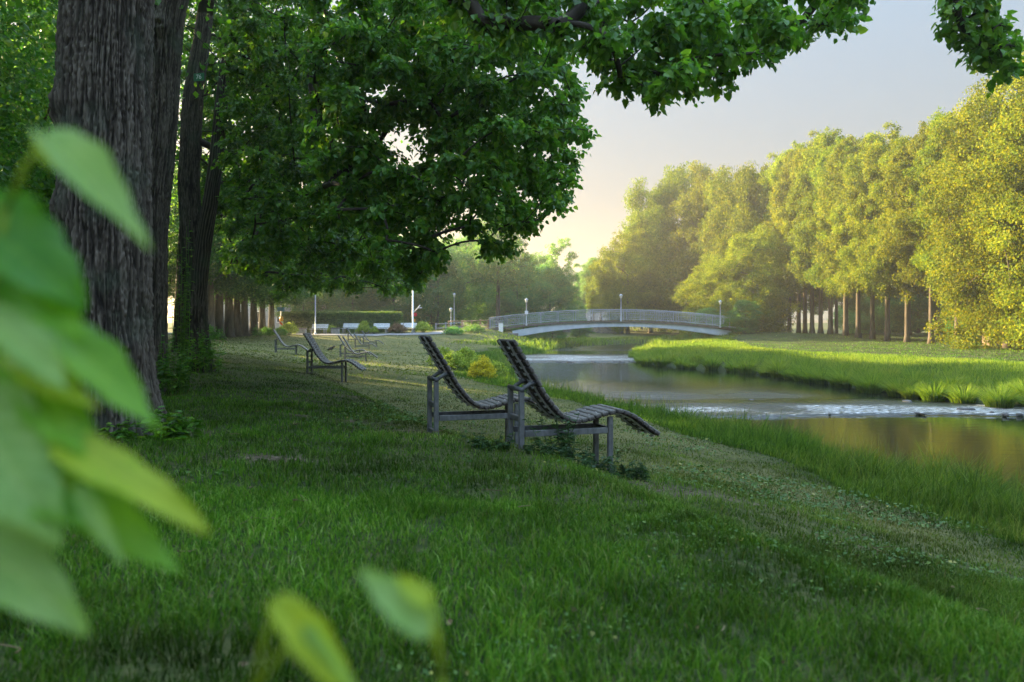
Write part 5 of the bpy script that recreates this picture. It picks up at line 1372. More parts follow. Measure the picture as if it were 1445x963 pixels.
def leafy_clumps(mb, wood, rng, cl, o, per_m2, leaf, nodes, axis):
    """Sprays of ovate leaves on twigs, around every clump centre."""
    for (x, y, z, r) in cl:
        n = int(per_m2 * r * r)
        nt = max(7, int(r * 24))
        d = sphere_dirs(rng, nt); d[:, 2] = d[:, 2] * .65
        c = np.array([x, y, z])
        tl = r * rng.uniform(.55, 1.15, nt)
        k = rng.integers(0, nt, n)
        s = rng.random(n) ** .6
        bend = -.28 * (s ** 2) * tl[k]
        P = c + d[k] * (s * tl[k])[:, None]; P[:, 2] += bend
        P += rng.normal(0, .045, (n, 3))
        out = d[k].copy(); out[:, 2] = 0
        D = unit(out) * .5 + rng.normal(size=(n, 3)) * .48 + np.array([0, 0, -.55])
        Nn = np.array([0, 0, .75]) + d[k] * .45 + rng.normal(size=(n, 3)) * .42
        L = leaf * rng.uniform(.65, 1.25, n)
        V, Q = leaf_arrays(P - np.array(o), D, Nn, L, L * .82, .16)
        mb.add(V, Q)
        for i in range(0, nt, 2):
            e = c + d[i] * tl[i] * .95; e[2] -= .26 * tl[i]
            m = c + d[i] * tl[i] * .5; m[2] -= .05 * tl[i]
            tube(wood, [c - np.array(o), m - np.array(o), e - np.array(o)], [.008, .0055, .003], 4, cap=False)


def shade_crown(mb, rng, c0, Rr, z0, z1, n, nleaf, leaf, o):
    c, cr = clump_cloud(rng, z1, z0, Rr, n, (.30, .72))
    c[:, 0] += c0[0]; c[:, 1] += c0[1]
    cc = c - np.array([o[0], o[1], o[2]])
    crown_leaves(mb, rng, cc, cr * 1.15, nleaf, leaf, (c0[0] - o[0], c0[1] - o[1]))
    return c


def near_tree(name, base, path, radii, seg, rows, flare, ridges, seed, clumps, crown_c, crown_r, crown_z, label, per_m2=430, leaf=.095, knots=(), depth=.05, forks=()):
    rng = np.random.default_rng(seed)
    t = empty(name, base, 0, label, "tree", "near lime trees of the left avenue")
    o = np.array(base)
    V, Q, rid = bark_trunk(path, radii, seg, rows, base[2], flare, ridges, seed, knots, depth)
    tm = MB().add(V - o, Q, ridge=rid)
    for fp, fr in forks:
        Vf, Qf, rf = bark_trunk_free(fp, fr, 72, 90, 18, seed + 3, depth * .6)
        tm.add(Vf - o, Qf, ridge=rf)
    tr = tm.build("trunk", M_bark, t)
    cm, wd = MB(), MB()
    top = shade_crown(cm, rng, crown_c, crown_r, crown_z[0], crown_z[1], 90, 8000, .15, o)
    leafy_clumps(cm, wd, rng, clumps, o, per_m2, leaf, None, None)
    P = np.array(path)
    zt = np.linspace(5.6, P[-1, 2], 9)
    tp = np.stack([np.interp(zt, P[:, 2], P[:, 0]), np.interp(zt, P[:, 2], P[:, 1]), zt], 1)
    # the leader goes on up into the crown
    zl = np.linspace(P[-1, 2], crown_z[1] - 1.5, 7)[1:]
    u = (zl - P[-1, 2]) / (zl[-1] - P[-1, 2])
    tp2 = np.stack([P[-1, 0] + (crown_c[0] - P[-1, 0]) * u * .6, P[-1, 1] + (crown_c[1] - P[-1, 1]) * u * .6, zl], 1)
    tube(wd, np.concatenate([tp[-1:], tp2]) - o, np.linspace(radii[-1] * 1.0, .05, len(tp2) + 1), 12)
    nodes = np.concatenate([tp, tp2])
    tg = [c[:3] for c in clumps] + list(top[rng.choice(len(top), 40, replace=False)])
    for Ps, r in skeleton(nodes, None, tg, rng, sag=.05, tip_r=.0066): tube(wd, Ps - o, r, 7, cap=False)
    wd.build("limbs", M_limb, tr)
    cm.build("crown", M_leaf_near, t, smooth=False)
    return t


def bark_trunk_free(path, radii, seg, rows, ridges, seed, depth):
    P = np.array(path, float)
    u = np.linspace(0, len(P) - 1, rows)
    C3 = np.stack([np.interp(u, np.arange(len(P)), P[:, k]) for k in range(3)], 1)
    k = np.hanning(25); k /= k.sum()
    C3 = np.stack([np.convolve(np.pad(C3[:, q], 12, mode='reflect', reflect_type='odd'), k, 'valid') for q in range(3)], 1)
    r = np.interp(u, np.arange(len(P)), radii)
    T = unit(np.gradient(C3, axis=0))
    a = unit(np.cross(T, np.array([0, 1.0, 0]))); b = np.cross(T, a)
    th = np.linspace(0, 2 * np.pi, seg, endpoint=False)
    TH, UU = np.meshgrid(th, u)
    w = TH / (2 * np.pi)
    ph = w * ridges + 1.2 * (vnoise(w * 8, UU * 3, seed, perx=8) - .5)
    rid = (1 - np.abs(2 * (ph - np.floor(ph)) - 1))
    Rad = r[:, None] + depth * (rid - .5)
    V = C3[:, None] + Rad[..., None] * (np.cos(TH)[..., None] * a[:, None] + np.sin(TH)[..., None] * b[:, None])
    i = np.arange(rows - 1)[:, None] * seg; jj = np.arange(seg)[None]
    Q = np.stack([i + jj, i + (jj + 1) % seg, i + seg + (jj + 1) % seg, i + seg + jj], -1).reshape(-1, 4)
    return V.reshape(-1, 3), Q, rid.ravel()


B1 = (-4.12, 8.1, gz(-4.12, 8.1) - .02)
near_tree("lime_tree", B1, [(-4.10, 8.1, .1), (-4.13, 8.1, .8), (-4.16, 8.1, 2.0), (-4.16, 8.12, 4.0), (-4.1, 8.2, 6.2), (-3.9, 8.4, 8.0)], [.45, .435, .425, .41, .40, .33], 480, 560, 1.32, 56, 3,
          CL_ONE + CL_ONE_B, (-3.2, 8.8), 5.6, (6.8, 16.5), "nearest lime tree with the thickest furrowed trunk, rising behind the blurred leaves", per_m2=2600, leaf=.082, depth=.042,
          knots=[(3.75, 3.6, .16, .10), (1.3, 5.6, .13, .09), (2.75, 3.9, .12, .05), (.9, 5.2, .2, .07)])
B2 = (-5.95, 13.0, gz(-5.95, 13) - .02)
near_tree("lime_tree", B2, [(-6.02, 13, .1), (-6.0, 13, 1.0), (-5.97, 13, 3.0), (-5.80, 13, 5.0), (-5.70, 13, 6.6), (-5.4, 13.2, 8.0)], [.335, .325, .315, .31, .305, .25], 340, 420, 1.35, 48, 8,
          CL_TWO, (-4.0, 13.5), 5.4, (7.2, 17), "second lime tree, its paler trunk half hidden behind the nearest trunk", per_m2=1700, leaf=.092, depth=.038,
          knots=[(6.35, 5.0, .13, .12)])
B3 = (-7.52, 19.0, gz(-7.52, 19) - .02)
near_tree("lime_tree", B3, [(-7.52, 19, .1), (-7.54, 19, 1.5), (-7.60, 19, 3.2), (-7.72, 19, 5.0), (-7.6, 19, 7.0), (-7.4, 19.2, 9.0)], [.34, .29, .265, .24, .22, .18], 220, 300, 1.35, 30, 13,
          CL_THREE + CL_BEHIND, (-6.0, 19.5), 5.5, (8.5, 18), "third lime tree with a dark forked trunk carrying a small green number tag", per_m2=1300, leaf=.092, depth=.035,
          forks=[([(-7.50, 18.95, 2.0), (-7.36, 18.9, 3.2), (-7.12, 18.8, 4.4), (-6.92, 18.7, 5.6), (-6.75, 18.6, 7.2), (-6.4, 18.6, 9.0)], [.20, .18, .165, .15, .13, .10])])

# tree tag "76"
tp = Vector((-7.28, 18.52, 7.30))
tagp = empty("number_tag", tp, R(-14), "small green tag with the number 76 on the third trunk", "tag")
m_ = MB(); box(m_, (-.14, -.006, -.09), (.14, .006, .09), .003); m_.build("plate", M_tag_green, tagp, smooth=False)
fc = bpy.data.curves.new("number", 'FONT'); fc.body = "76"; fc.size = .15; fc.extrude = .001; fc.align_x = 'CENTER'; fc.align_y = 'CENTER'
fc.materials.append(M_white_paint)
fo = bpy.data.objects.new("number", fc); C.objects.link(fo)
bpy.context.view_layer.update()
me_ = bpy.data.meshes.new_from_object(fo.evaluated_get(bpy.context.evaluated_depsgraph_get()))
bpy.data.objects.remove(fo)
fo = share("number", me_, tagp); fo.location = (0, -.0085, 0); fo.rotation_euler = (R(90), 0, 0)

B4 = (-11.9, 29.0, gz(-11.9, 29) - .02)
near_tree("lime_tree", B4, [(-11.9, 29, .0), (-11.9, 29, 2.0), (-11.8, 29, 5.0), (-11.6, 29.2, 8.0)], [.40, .36, .30, .22], 160, 160, 1.35, 30, 17,
          CL_FOUR, (-10.5, 29), 5.0, (6.5, 15), "fourth lime tree beyond the forked trunk, its low sprays hanging over the lone dark lounger", per_m2=700, leaf=.12, depth=.03)

# the farther avenue, its second row and an added belt blocking low sun
AVE = [make_tree(500 + k, 16, 5.4, 5.4, 130, 70000, .17, .48, limbs=46, prof=(.34, .70), leafm=M_leaf_avenue, trunk_h=9) for k in range(2)]
for k, (px, d) in enumerate([(284, 53), (296, 50), (309, 54), (323, 57), (334, 61), (345, 65), (358, 69), (370, 75), (383, 81)]):
    x = (px - 722.5) / F * d
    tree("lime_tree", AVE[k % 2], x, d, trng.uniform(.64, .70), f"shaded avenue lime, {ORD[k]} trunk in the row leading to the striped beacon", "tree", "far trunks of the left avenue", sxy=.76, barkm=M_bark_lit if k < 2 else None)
SIDE = make_tree(520, 15, 2.4, 5.0, 140, 90000, .12, .34, limbs=46, prof=(.34, .70), leafm=M_leaf_near, trunk_h=8)
for x, y, s in ((-11.8, 5.5, 1), (-13.6, 12.5, 1.0), (-15.4, 19.5, 1.05), (-17.5, 26.2, 1.0)):
    tree("lime_tree", SIDE, x, y, s, "leafy lime of the second row standing behind the near trunks", "tree", "second row of the left avenue")
for x, y, s in ((-24, 42.4, .85),):  # unseen tree, placed to bound the sunlit stripe on the lawn
    tree("lime_tree", AVE[0], x, y, s, "lime added to the second row to bound the sunlit lawn stripe", "tree", "added shade trees behind the far trunks")
for k in range(16):
    y = 52 + k * 4.2
    tree("belt_tree", LOWT[k % 2], 52 + trng.uniform(-2, 2), y, .8 * trng.uniform(.9, 1.15), "shaded low tree of the thicket behind the avenue across the river", "tree", "thicket behind the avenue across the river", leafm=M_leaf_wood, sxy=.95)
for k in range(24):  # belt added to keep low sun off the lawn; taller at the near end
    y = 2 + k * 3.3
    x = -27 - .16 * y + trng.uniform(-.8, .8)
    tree("belt_tree", LOWT[k % 2], x, y, (1.18 if y < 37.5 else .74) * trng.uniform(.95, 1.1), "low tree of the belt added behind the left avenue to block sun", "tree", "added sun-blocking tree belt", leafm=M_leaf_avenue, sxy=1.0)

# ------------------------------------------------------------------ grass
grng = np.random.default_rng(12)


def lawn_points(n, y0, y1, p, xr=(-1.0, 1.0), side=1.15):
    """Random lawn spots, denser near the viewer's end of the meadow (density falls with the power p of distance)."""
    u = grng.random(n)
    a, b = y0 ** (2 - p), y1 ** (2 - p)
    y = (a + (b - a) * u) ** (1 / (2 - p))
    x = grng.uniform(-1, 1, n) * (y * .66 * side + 1.2)
    return x, y


def grass_patch(n, y0, y1, p, h, w, name, label=None):
    x, y = lawn_points(n, y0, y1, p)
    xl = lin(y, XL_); xr = lin(y, XR_)
    z = ground_z(x, y)
    keep = (x < xl - .25) | (x > xr + .8)
    keep &= grng.random(n) > soil_f(x, y) * .93
    thin = np.clip((vnoise(x * 1.7, y * 1.7, 31.) * .45 + vnoise(x * 6.5, y * 6.5, 32.) * .65 - .66) * 4, 0, .62)
    keep &= grng.random(n) > thin
    x, y, z = x[keep], y[keep], z[keep]
    tuft = vnoise(x * 1.3, y * 1.3, 4.4) * .6 + vnoise(x * 4.5, y * 4.5, 8.8) * .5
    dry = dry_f(x, y)
    H = h * (.30 + 1.25 * tuft ** 1.5) * grng.uniform(.5, 1.35, len(x)) * (1 - .35 * dry)
    W = w * grng.uniform(.7, 1.3, len(x))
    la = grng.random(len(x)) * 6.283; lm = grng.random(len(x)) ** .7 * .95
    V, Q = blade_arrays(np.stack([x, y, z - .006], 1), H, W, np.cos(la) * lm, np.sin(la) * lm, grng)
    dv = np.repeat(np.clip(dry * (.35 + .9 * grng.random(len(x))) + (grng.random(len(x)) < .05) * .7, 0, 1), 6)
    tone = np.clip(.02 + .95 * vnoise(x * .8, y * .8, 21.) + .75 * vnoise(x * 3.6, y * 3.6, 22.), .3, 2)
    return V, Q, dv, np.repeat(tone, 6)


mbg = MB()
for args in ((130000, 1.9, 5.5, .6, .082, .0056), (140000, 5.0, 12, .9, .070, .0075), (130000, 11.5, 30, 1.2, .060, .012), (110000, 29, 85, 1.2, .080, .042)):
    V, Q, dv, tn = grass_patch(*args, "grass")
    mbg.add(V, Q, dry=dv, tone=tn)
M_grass = grass_mat("lawn_grass", [(0, (.018, .060, .007)), (.45, (.048, .125, .009)), (.85, (.090, .18, .014)), (1, (.17, .24, .07))], [(0, (.060, .085, .018)), (.5, (.110, .118, .032)), (1, (.21, .18, .085))], toned=True)
tag(mbg.build("lawn_grass", M_grass, smooth=False), "short green mown grass covering the sloping river lawn", "grass", kind="stuff")


def bank_blades(mb, n, xf, y0, y1, w0, h, wid, lean, p=1.2, clump=.0, rng=grng):
    u = rng.random(n)
    a, b = y0 ** (1 - p), y1 ** (1 - p)
    y = (a + (b - a) * u) ** (1 / (1 - p))
    e = lin(y, xf)
    q = rng.random(n)
    return y, e, q


mbt = MB()
# near bank: a band of long grass above the water
n = 80000
y, e, q = bank_blades(mbt, n, XL_, 3.5, 72, 0, 0, 0, 0, 1.35)
xg = lin(y, XG_)
w = np.minimum(3.1, (e - xg - 1.0) * .62)
edge = .75 * (vnoise(y * .8, 1.0, 3.) - .5)
x = e + .15 - (w + edge) * q ** .85
tf = vnoise(x * 1.8, y * 1.8, 5.) * .6 + vnoise(x * .6, y * .6, 2.) * .6
ff = np.clip((1 - q) * 2.2, .25, 1)
tus = vnoise(x * 3.2, y * 3.2, 41.)
H = np.interp(y, [14, 24], [.66, .46]) * (.15 + .75 * tf + .45 * tus ** 2) * ff * grng.uniform(.35, 1.35, n)
Wd = np.clip(.0105 * (y / 8) ** .75, .008, .05) * grng.uniform(.7, 1.3, n)
la = grng.random(n) * 6.283; lm = grng.random(n) ** .8 * .7
V, Q = blade_arrays(np.stack([x, y, ground_z(x, y) - .01], 1), H, Wd, np.cos(la) * lm + .12, np.sin(la) * lm, grng)
mbt.add(V, Q, dry=np.repeat(np.clip((vnoise(x * .4, y * .4, 6.) - .45) * 1.6, 0, .6) * grng.random(n), 6))
ns = 700
y = grng.uniform(8, 30, ns); x = lin(y, XL_) - grng.uniform(.1, 1.3, ns)
k = vnoise(x * 1.1, y * 1.1, 51.) > .45
x, y = x[k], y[k]; la = grng.random(len(x)) * 6.283; lm = grng.random(len(x)) * .45
V, Q = blade_arrays(np.stack([x, y, ground_z(x, y) - .01], 1), grng.uniform(.55, .95, len(x)), .006 * (y / 8) ** .7, np.cos(la) * lm, np.sin(la) * lm, grng)
mbt.add(V, Q, dry=np.full(len(V), .75))
M_tall = grass_mat("bank_grass", [(0, (.022, .062, .010)), (.5, (.055, .12, .014)), (1, (.12, .20, .03))], [(0, (.10, .13, .025)), (.5, (.17, .19, .035)), (1, (.30, .27, .10))], fac=.42)
tag(mbt.build("bank_grass", M_tall, smooth=False), "long green grass along the near river bank", "grass", kind="stuff")
# far bank: hummocks of reed grass leaning over the water, meadow behind
mbr = MB()
yc = 14.0
TY, TXo, TR, TH = [], [], [], []
while yc < 112:
    for row in range(2):
        TY.append(yc + grng.normal(0, .2)); TXo.append(-.05 + row * .9 + grng.normal(0, .2)); TR.append(grng.uniform(.38, .68)); TH.append(grng.uniform(.55, 1.0) * (1.0 if row == 0 else .72) * np.clip(1.1 - (yc - 24) / 110, .65, 1.1))
    yc += grng.uniform(.55, 1.0) * (1 + yc / 110)
TY, TXo, TR, TH = map(np.array, (TY, TXo, TR, TH))
per = np.clip(1200 * (22 / TY) ** 1.1, 260, 1500).astype(int)
idx = np.repeat(np.arange(len(TY)), per); n = len(idx)
ra = grng.random(n) * 6.283; rr_ = np.sqrt(grng.random(n))
x = lin(TY[idx], XR_) + TXo[idx] + np.cos(ra) * rr_ * TR[idx] * .55
y = TY[idx] + np.sin(ra) * rr_ * TR[idx] * .55
H = TH[idx] * (1.05 - .35 * rr_ ** 2) * grng.uniform(.6, 1.2, n)
lm = .15 + .55 * rr_ + grng.random(n) * .15
zz_ = np.maximum(ground_z(x, y), WATER - .05)
V, Q = blade_arrays(np.stack([x, y, zz_ - .02], 1), H, np.clip(.016 * (y / 20) ** .8, .013, .06) * grng.uniform(.7, 1.3, n), np.cos(ra) * lm - .08, np.sin(ra) * lm, grng)
mbr.add(V, Q, dry=np.repeat(np.clip((vnoise(TY * .7, TXo, 9.)[idx] - .35) * 1.3, 0, .7) * grng.random(n), 6))
n = 90000
y, e, q = bank_blades(mbr, n, XR_, 14, 105, 0, 0, 0, 0, 1.2)
x = e + 1.2 + 7.5 * q
tf = vnoise(x * .9, y * .9, 5.) * .7 + vnoise(x * .25, y * .25, 2.) * .6
H = (.44 - .30 * q) * (.3 + .9 * tf) * grng.uniform(.6, 1.2, n)
la = grng.random(n) * 6.283; lm = grng.random(n) * .7
V, Q = blade_arrays(np.stack([x, y, ground_z(x, y) - .02], 1), H, np.clip(.014 * (y / 20) ** .8, .012, .06) * grng.uniform(.7, 1.3, n), np.cos(la) * lm, np.sin(la) * lm, grng)
mbr.add(V, Q, dry=np.repeat(np.clip((vnoise(x * .3, y * .3, 6.) - .35) * 1.4, 0, .8) * grng.random(n), 6))
M_reed = grass_mat("reed_grass", [(0, (.045, .095, .016)), (.5, (.105, .18, .026)), (1, (.20, .26, .045))], [(0, (.14, .17, .03)), (.5, (.20, .22, .04)), (1, (.32, .28, .10))], fac=.48)
tag(mbr.build("reed_grass", M_reed, smooth=False), "bright green reed grass hanging over the far river bank", "reeds", kind="stuff")

# banks around the bridge and beyond
mbb = MB()
n = 50000
x = grng.uniform(-8, 40, n); y = grng.uniform(70, 122, n)
z = ground_z(x, y); k = (z > WATER + .03) & ((x < lin(y, XL_)) | (x > lin(y, XR_)))
dd = np.minimum(np.abs(x - lin(y, XL_)), np.abs(x - lin(y, XR_)))
k &= (dd < 9) & ((x > 1) | (y > 86) | (y < 82))
x, y, z, dd = x[k], y[k], z[k], dd[k]
H = .75 * (.35 + .9 * vnoise(x * .6, y * .6, 5.)) * np.clip(1.1 - dd / 9, .25, 1) * grng.uniform(.6, 1.2, len(x))
la = grng.random(len(x)) * 6.283; lm = grng.random(len(x)) * .6
V, Q = blade_arrays(np.stack([x, y, z - .02], 1), H, .06 * grng.uniform(.7, 1.3, len(x)), np.cos(la) * lm, np.sin(la) * lm, grng)
mbb.add(V, Q, dry=np.repeat(np.clip((vnoise(x * .2, y * .2, 6.) - .4) * 1.4, 0, .8), 6))
tag(mbb.build("meadow_grass", M_reed, smooth=False), "tall meadow grass on the banks around the bridge", "grass", kind="stuff")

# clover and small herbs in the lawn
n = 36000
x, y = lawn_points(n, 2.2, 15, 1.0)
k = (vnoise(x * .7, y * .7, 15.) + .5 * vnoise(x * 2.5, y * 2.5, 3.) > .74) & (x < lin(y, XL_) - 1.5) & (soil_f(x, y) < .5) & (x > -2.5)
x, y = x[k], y[k]; n = len(x)
L = grng.uniform(.012, .028, n) * np.clip(y / 5, .8, 2)
V, Q = leaf_arrays(np.stack([x, y, ground_z(x, y) + grng.uniform(.015, .055, n)], 1), grng.normal(size=(n, 3)) * np.array([1, 1, .3]), np.array([0, 0, 1.0]) + grng.normal(size=(n, 3)) * .4, L, L * .9, .1)
tag(MB().add(V, Q).build("clover", leaf_mat("clover_leaf", [(0, (.035, .095, .014)), (.7, (.065, .14, .022)), (.97, (.13, .20, .035)), (.98, (.30, .27, .05)), (1, (.30, .28, .10))], (1.2, 1.2, .6), .3, .5, .3), smooth=False), "small clover leaves spread through the lawn", "clover", kind="stuff")


# dry leaves and bits of twig lying in the grass
n = 420
x, y = lawn_points(n, 2.2, 16, .9)
k = x < lin(y, XL_) - 2.5
x, y = x[k], y[k]; n = len(x)
L = grng.uniform(.015, .04, n)
V, Q = leaf_arrays(np.stack([x, y, ground_z(x, y) + grng.uniform(.008, .03, n)], 1), grng.normal(size=(n, 3)) * np.array([1, 1, .25]), np.array([0, 0, 1.0]) + grng.normal(size=(n, 3)) * .6, L, L * .7, .25)
mbf = MB().add(V, Q)
for k in range(130):
    a = grng.random() * 6.283; l_ = grng.uniform(.05, .16); i = int(grng.integers(n))
    b = np.array([x[i] + .1, y[i], gz(x[i] + .1, y[i]) + .04]); e = b + np.array([math.cos(a) * l_, math.sin(a) * l_, .015])
    tube(mbf, [b, (b + e) / 2 + grng.normal(0, .006, 3), e], [.003, .003, .002], 4, cap=False)
tag(mbf.build("leaf_litter", leaf_mat("dry_leaf", [(0, (.06, .04, .02)), (.5, (.14, .10, .05)), (.8, (.17, .12, .06)), (1, (.24, .20, .12))], (1, 1, .8), .15, .7, .2), smooth=False), "scattered dry leaves and twig bits lying in the grass", "leaf litter", kind="stuff")


# ------------------------------------------------------------------ weeds and shoots
def weed(name, x, y, h, r, ns, seed, label, leaf=.07, mat=None, cat="weed", group=None, per=16):
    rng = np.random.default_rng(seed)
    z = gz(x, y)
    t = empty(name, (x, y, z), 0, label, cat, group)
    sm, lm_ = MB(), MB()
    for k in range(ns):
        a = rng.random() * 6.283; q = rng.random() ** .6
        b = np.array([r * .7 * q * math.cos(a), r * .7 * q * math.sin(a), -.02])
        hh = h * rng.uniform(.45, 1.0)
        tip = b + np.array([rng.normal(0, r * .3), rng.normal(0, r * .3), hh])
        m = (b + tip) / 2 + rng.normal(0, .02, 3)
        tube(sm, [b, m, tip], [.005, .004, .002], 4, cap=False)
        s = rng.uniform(.12, 1.0, per)
        P = b + (tip - b) * s[:, None] + ((m - (b + tip) / 2) * (4 * s * (1 - s))[:, None])
        aa = rng.random(per) * 6.283
        D = np.stack([np.cos(aa), np.sin(aa), rng.uniform(-.3, .35, per)], 1)
        L = leaf * rng.uniform(.6, 1.25, per) * (1.15 - .55 * s)
        V, Q = leaf_arrays(P, D, np.array([0, 0, 1.0]) + rng.normal(size=(per, 3)) * .3, L, L * .55, .2)
        lm_.add(V, Q)
    sm.build("stems", mat or M_weed, t); lm_.build("foliage", mat or M_weed, t, smooth=False)


weed("nettle", .52, 8.02, .52, .30, 16, 1, "tall nettle clump growing up through the frame of the nearest lounger", .085)
weed("weed", .85, 7.98, .24, .34, 22, 2, "low dense weed clump behind the front leg of the nearest lounger", .075)
weed("weed", 1.22, 8.02, .24, .16, 12, 3, "small weed beside the bare soil at the foot of the front leg", .07)
weed("weed", -.18, 7.95, .20, .30, 14, 4, "weeds around the rear legs of the nearest lounger", .07)
weed("weed", .30, 7.85, .16, .3, 14, 5, "flat weeds left of the nettle under the nearest lounger", .06)
weed("lime_shoot", -3.30, 7.75, .38, .30, 14, 6, "leafy lime shoots sprouting at the foot of the nearest trunk", .13, M_leaf_near, "plant")
weed("lime_shoot", -3.62, 7.55, .22, .22, 8, 7, "low shoots in front of the nearest trunk", .11, M_leaf_near, "plant")
weed("lime_shoot", -5.35, 12.5, 1.0, .35, 26, 8, "tall leafy shoots at the foot of the second trunk", .12, M_leaf_near, "plant")
weed("lime_shoot", -5.55, 13.4, 2.9, .16, 16, 9, "ivy like shoots climbing the side of the second trunk", .10, M_leaf_near, "plant", None, 26)
weed("lime_shoot", -7.2, 18.5, 1.1, .6, 34, 10, "bushy shoots around the third trunk", .13, M_leaf_near, "plant")
for k, (px, d) in enumerate(((288, 48), (303, 49), (362, 66), (378, 68))):
    p = at(px, 480, d); weed("lime_shoot", p.x, d, 1.0, .6, 20, 30 + k, ["leafy shoots at the first far trunk", "low shoots between the first far trunks", "shoots at the foot of the dark far trunks", "leafy shoots at the last far trunk"][k], .2, M_leaf_near, "plant")

# ------------------------------------------------------------------ leafy shoots close to the viewer
def big_leaf(mb, base, tip, width, nrm, fold=.25, curl=.12, seed=0, n=44, m=11):
    rng = np.random.default_rng(seed)
    b, e = np.array(base, float), np.array(tip, float)
    D = e - b; L = np.linalg.norm(D); D /= L
    Nn = np.array(nrm, float); Nn = Nn - D * (Nn @ D); Nn /= np.linalg.norm(Nn)
    S = np.cross(D, Nn)
    t = np.linspace(0, 1, n)
    w = width * .5 * np.clip(np.sin(np.pi * np.clip(t, 0, 1) ** .62), 0, 1) ** .75 * (1 - .25 * t)
    w = w * (1 + .035 * np.sin(t * 71 + seed) + .05 * np.sin(t * 23 + seed * 2.1)); w[0] = width * .12; w[-1] = .0005
    s = np.linspace(-1, 1, 2 * m + 1)
    T, Sg = np.meshgrid(t, s, indexing='ij')
    Wg = w[:, None] * Sg
    wav = .075 * width * np.sin(T * 8 + seed + Sg) * np.abs(Sg) ** 2 + .007 * width * np.sin((T * 8 - np.abs(Sg) * 1.7) * 6.283) * np.clip(np.abs(Sg) * 3, 0, 1)
    back = -.10 * L * np.exp(-((T) / .12) ** 2) * np.abs(Sg) * .6
    V = b + D * ((T * L + back)[..., None]) + S * Wg[..., None] + Nn * ((np.abs(Wg) * fold - curl * L * T ** 2 + wav)[..., None])
    i = (np.arange(n - 1)[:, None] * (2 * m + 1) + np.arange(2 * m)[None]).ravel()
    k = 2 * m + 1
    lat = np.abs(((T * 8 - np.abs(Sg) * 1.7) + .5) % 1 - .5) * 2
    vein = np.clip(1 - np.abs(Sg) / .10, 0, 1) + np.clip(1 - lat * 4.5, 0, 1) * .8
    mb.add(V.reshape(-1, 3), np.stack([i, i + 1, i + k + 1, i + k], 1), vein=np.clip(vein, 0, 1).ravel())


def big_leaf_mat(name, c1, c2, trans, fac=.52):
    m, nt, out = new_mat(name)
    L = nt.links.new
    tc = N(nt, "ShaderNodeTexCoord"); no = N(nt, "ShaderNodeTexNoise"); no.inputs["Scale"].default_value = 22; no.inputs["Detail"].default_value = 3
    L(tc.outputs["Object"], no.inputs["Vector"])
    rp0 = ramp(nt, [(.35, c1), (.65, c2)]); L(no.outputs["Fac"], rp0.inputs[0])
    va = N(nt, "ShaderNodeAttribute", attribute_name="vein"); vm = N(nt, "ShaderNodeMath", operation='MULTIPLY'); vm.inputs[1].default_value = .28
    L(va.outputs["Fac"], vm.inputs[0])
    rp = N(nt, "ShaderNodeMix", data_type='RGBA'); L(vm.outputs[0], rp.inputs[0]); L(rp0.outputs[0], rp.inputs[6]); rp.inputs[7].default_value = (min(1, c2[0] * 1.9 + .05), min(1, c2[1] * 1.5 + .04), c2[2] * 1.6 + .02, 1)
    p = N(nt, "ShaderNodeBsdfPrincipled"); p.inputs["Roughness"].default_value = .45; p.inputs["Specular IOR Level"].default_value = .3
    L(rp.outputs[2], p.inputs["Base Color"])
    t = N(nt, "ShaderNodeBsdfTranslucent"); mt = N(nt, "ShaderNodeMix", data_type='RGBA', blend_type='MULTIPLY'); mt.inputs[0].default_value = 1
    L(rp.outputs[2], mt.inputs[6]); mt.inputs[7].default_value = (*trans, 1); L(mt.outputs[2], t.inputs[0])
    ms = N(nt, "ShaderNodeMixShader"); ms.inputs[0].default_value = fac
    L(p.outputs[0], ms.inputs[1]); L(t.outputs[0], ms.inputs[2]); L(ms.outputs[0], out.inputs[0])
    return m


M_big_a = big_leaf_mat("young_leaf_green", (.11, .29, .015), (.16, .35, .02), (1.9, 1.7, .5))
M_big_b = big_leaf_mat("young_leaf_sheen", (.20, .36, .085), (.27, .42, .12), (1.4, 1.4, .7))  # paleness stands in for sky gleam on glossy leaves
M_big_d = big_leaf_mat("young_leaf_dark", (.05, .19, .010), (.08, .24, .014), (1.9, 1.7, .4))
M_big_c = big_leaf_mat("young_leaf_yellow", (.26, .37, .02), (.36, .45, .03), (1.4, 1.3, .4))


def shoot(name, label, root, stem_px, leaves):
    t = empty(name, root, 0, label, "plant")
    o = np.array(root)
    sm = MB()
    pts = [o * 1.0] + [np.array(at(*p)) for p in stem_px]
    tube(sm, np.array(pts) - o, np.linspace(.0055, .0022, len(pts)), 8)
    groups = {}
    for k, (b, e, w, nrm, fold, curl, mt) in enumerate(leaves):
        pb, pe = np.array(at(*b)) - o, np.array(at(*e)) - o
        big_leaf(groups.setdefault(mt, MB()), pb, pe, w * .88, nrm, fold, curl, k)
        S = np.array(pts) - o
        j = int(np.argmin(np.linalg.norm(S - pb, axis=1)))
        a = S[j]; mid = (a + pb) / 2 + np.array([0, 0, .008])
        tube(sm, [a, mid, pb], [.0022, .0018, .0013], 6)
    sm.build("stem", M_big_c, t)
    for mt, g in groups.items():
        g.build("leaves", {"a": M_big_a, "b": M_big_b, "c": M_big_c, "d": M_big_d}[mt], t)
    return t


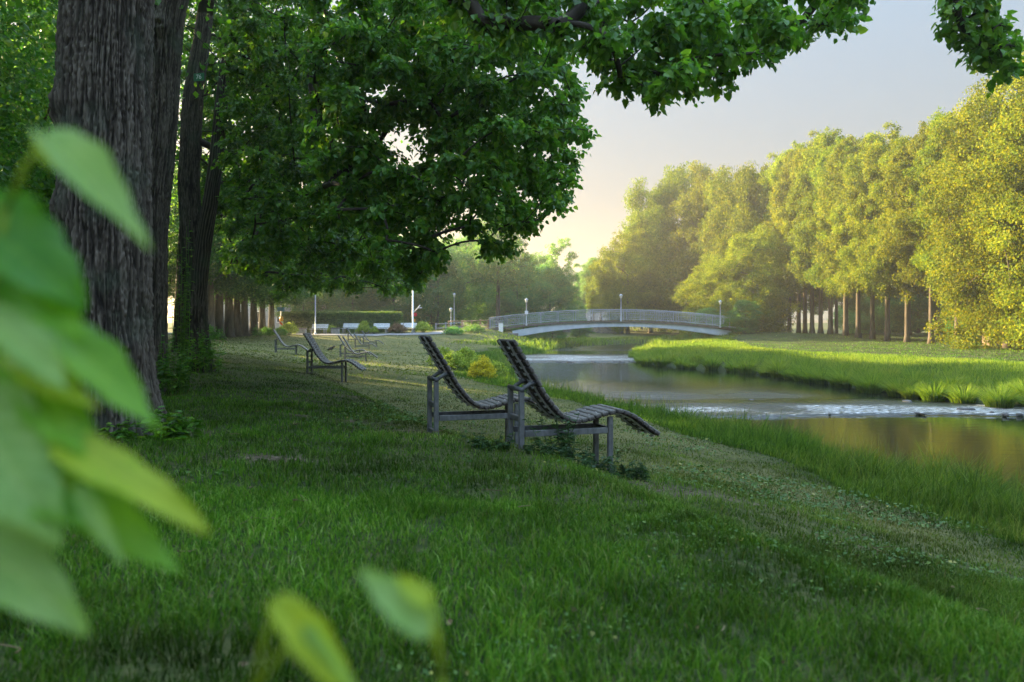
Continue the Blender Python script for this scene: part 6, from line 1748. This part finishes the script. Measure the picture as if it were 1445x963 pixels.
x0, y0 = -.42, .62
shoot("lime_shoot", "large blurred leafy shoot rising at the left close to the viewer", (x0, y0, gz(x0, y0)),
      [(-60, 1250, .62), (-50, 1000, .62), (-40, 820, .62), (-25, 640, .62), (-15, 500, .61), (-10, 390, .61), (8, 300, .60)],
      [((66, 196, .60), (212, 345, .57), .046, (.25, -.6, .75), .75, .05, "b"),
       ((60, 200, .601), (140, 268, .59), .034, (.5, -.7, .5), .2, .05, "c"),
       ((-45, 300, .60), (122, 425, .60), .098, (.35, -.65, .65), .18, .10, "d"),
       ((5, 395, .61), (120, 470, .60), .050, (.3, -.7, .6), .2, .08, "a"),
       ((-15, 440, .58), (98, 548, .58), .046, (.5, -.6, .6), .3, .05, "b"),
       ((60, 447, .62), (232, 604, .61), .056, (.55, -.5, .65), .25, .05, "a"),
       ((15, 505, .60), (140, 575, .60), .042, (.4, -.6, .7), .3, .05, "c"),
       ((40, 545, .605), (150, 655, .60), .050, (.2, -.7, .7), .2, .05, "a"),
       ((-50, 560, .585), (85, 770, .57), .088, (.35, -.75, .55), .2, .08, "b"),
       ((90, 628, .60), (298, 744, .58), .046, (.35, -.6, .75), .35, .05, "c"),
       ((88, 632, .604), (240, 700, .59), .036, (.3, -.6, .75), .35, .05, "a"),
       ((70, 672, .61), (255, 806, .60), .050, (.3, -.7, .5), .2, .05, "a"),
       ((110, 690, .585), (176, 800, .58), .018, (.3, -.8, .3), .2, .03, "b"),
       ((10, 660, .59), (120, 745, .585), .050, (.5, -.6, .5), .25, .05, "a"),
       ((-60, 740, .60), (124, 892, .59), .070, (.3, -.75, .55), .25, .07, "b"),
       ((-40, 790, .61), (70, 865, .60), .050, (.2, -.75, .55), .25, .07, "a"),
       ((-70, 650, .64), (60, 700, .64), .07, (.1, -.8, .55), .2, .06, "d"),
       ((-60, 420, .64), (60, 640, .64), .09, (.1, -.8, .55), .2, .06, "d"),
       ((-60, 480, .60), (40, 560, .60), .05, (.3, -.7, .55), .2, .06, "a")])
x0, y0 = -.16, .56
shoot("lime_shoot", "small blurred yellow green shoot tip low in front of the grass", (x0, y0, gz(x0, y0)),
      [(320, 1500, .55), (345, 1150, .55), (355, 985, .55)],
      [((392, 852, .545), (520, 1010, .53), .034, (.4, -.75, .5), .5, .02, "c"), ((440, 885, .54), (525, 1040, .53), .026, (-.6, -.6, .5), .4, .02, "b")])
x0, y0 = -.07, .56
shoot("lime_shoot", "single small pale blurred leaf standing in the lower middle", (x0, y0, gz(x0, y0)),
      [(640, 1500, .55), (632, 1150, .55), (625, 960, .55)],
      [((606, 888, .55), (506, 802, .56), .036, (.1, -.75, .65), .3, .02, "b"), ((606, 850, .552), (556, 812, .555), .020, (.2, -.7, .6), .3, .02, "c")])
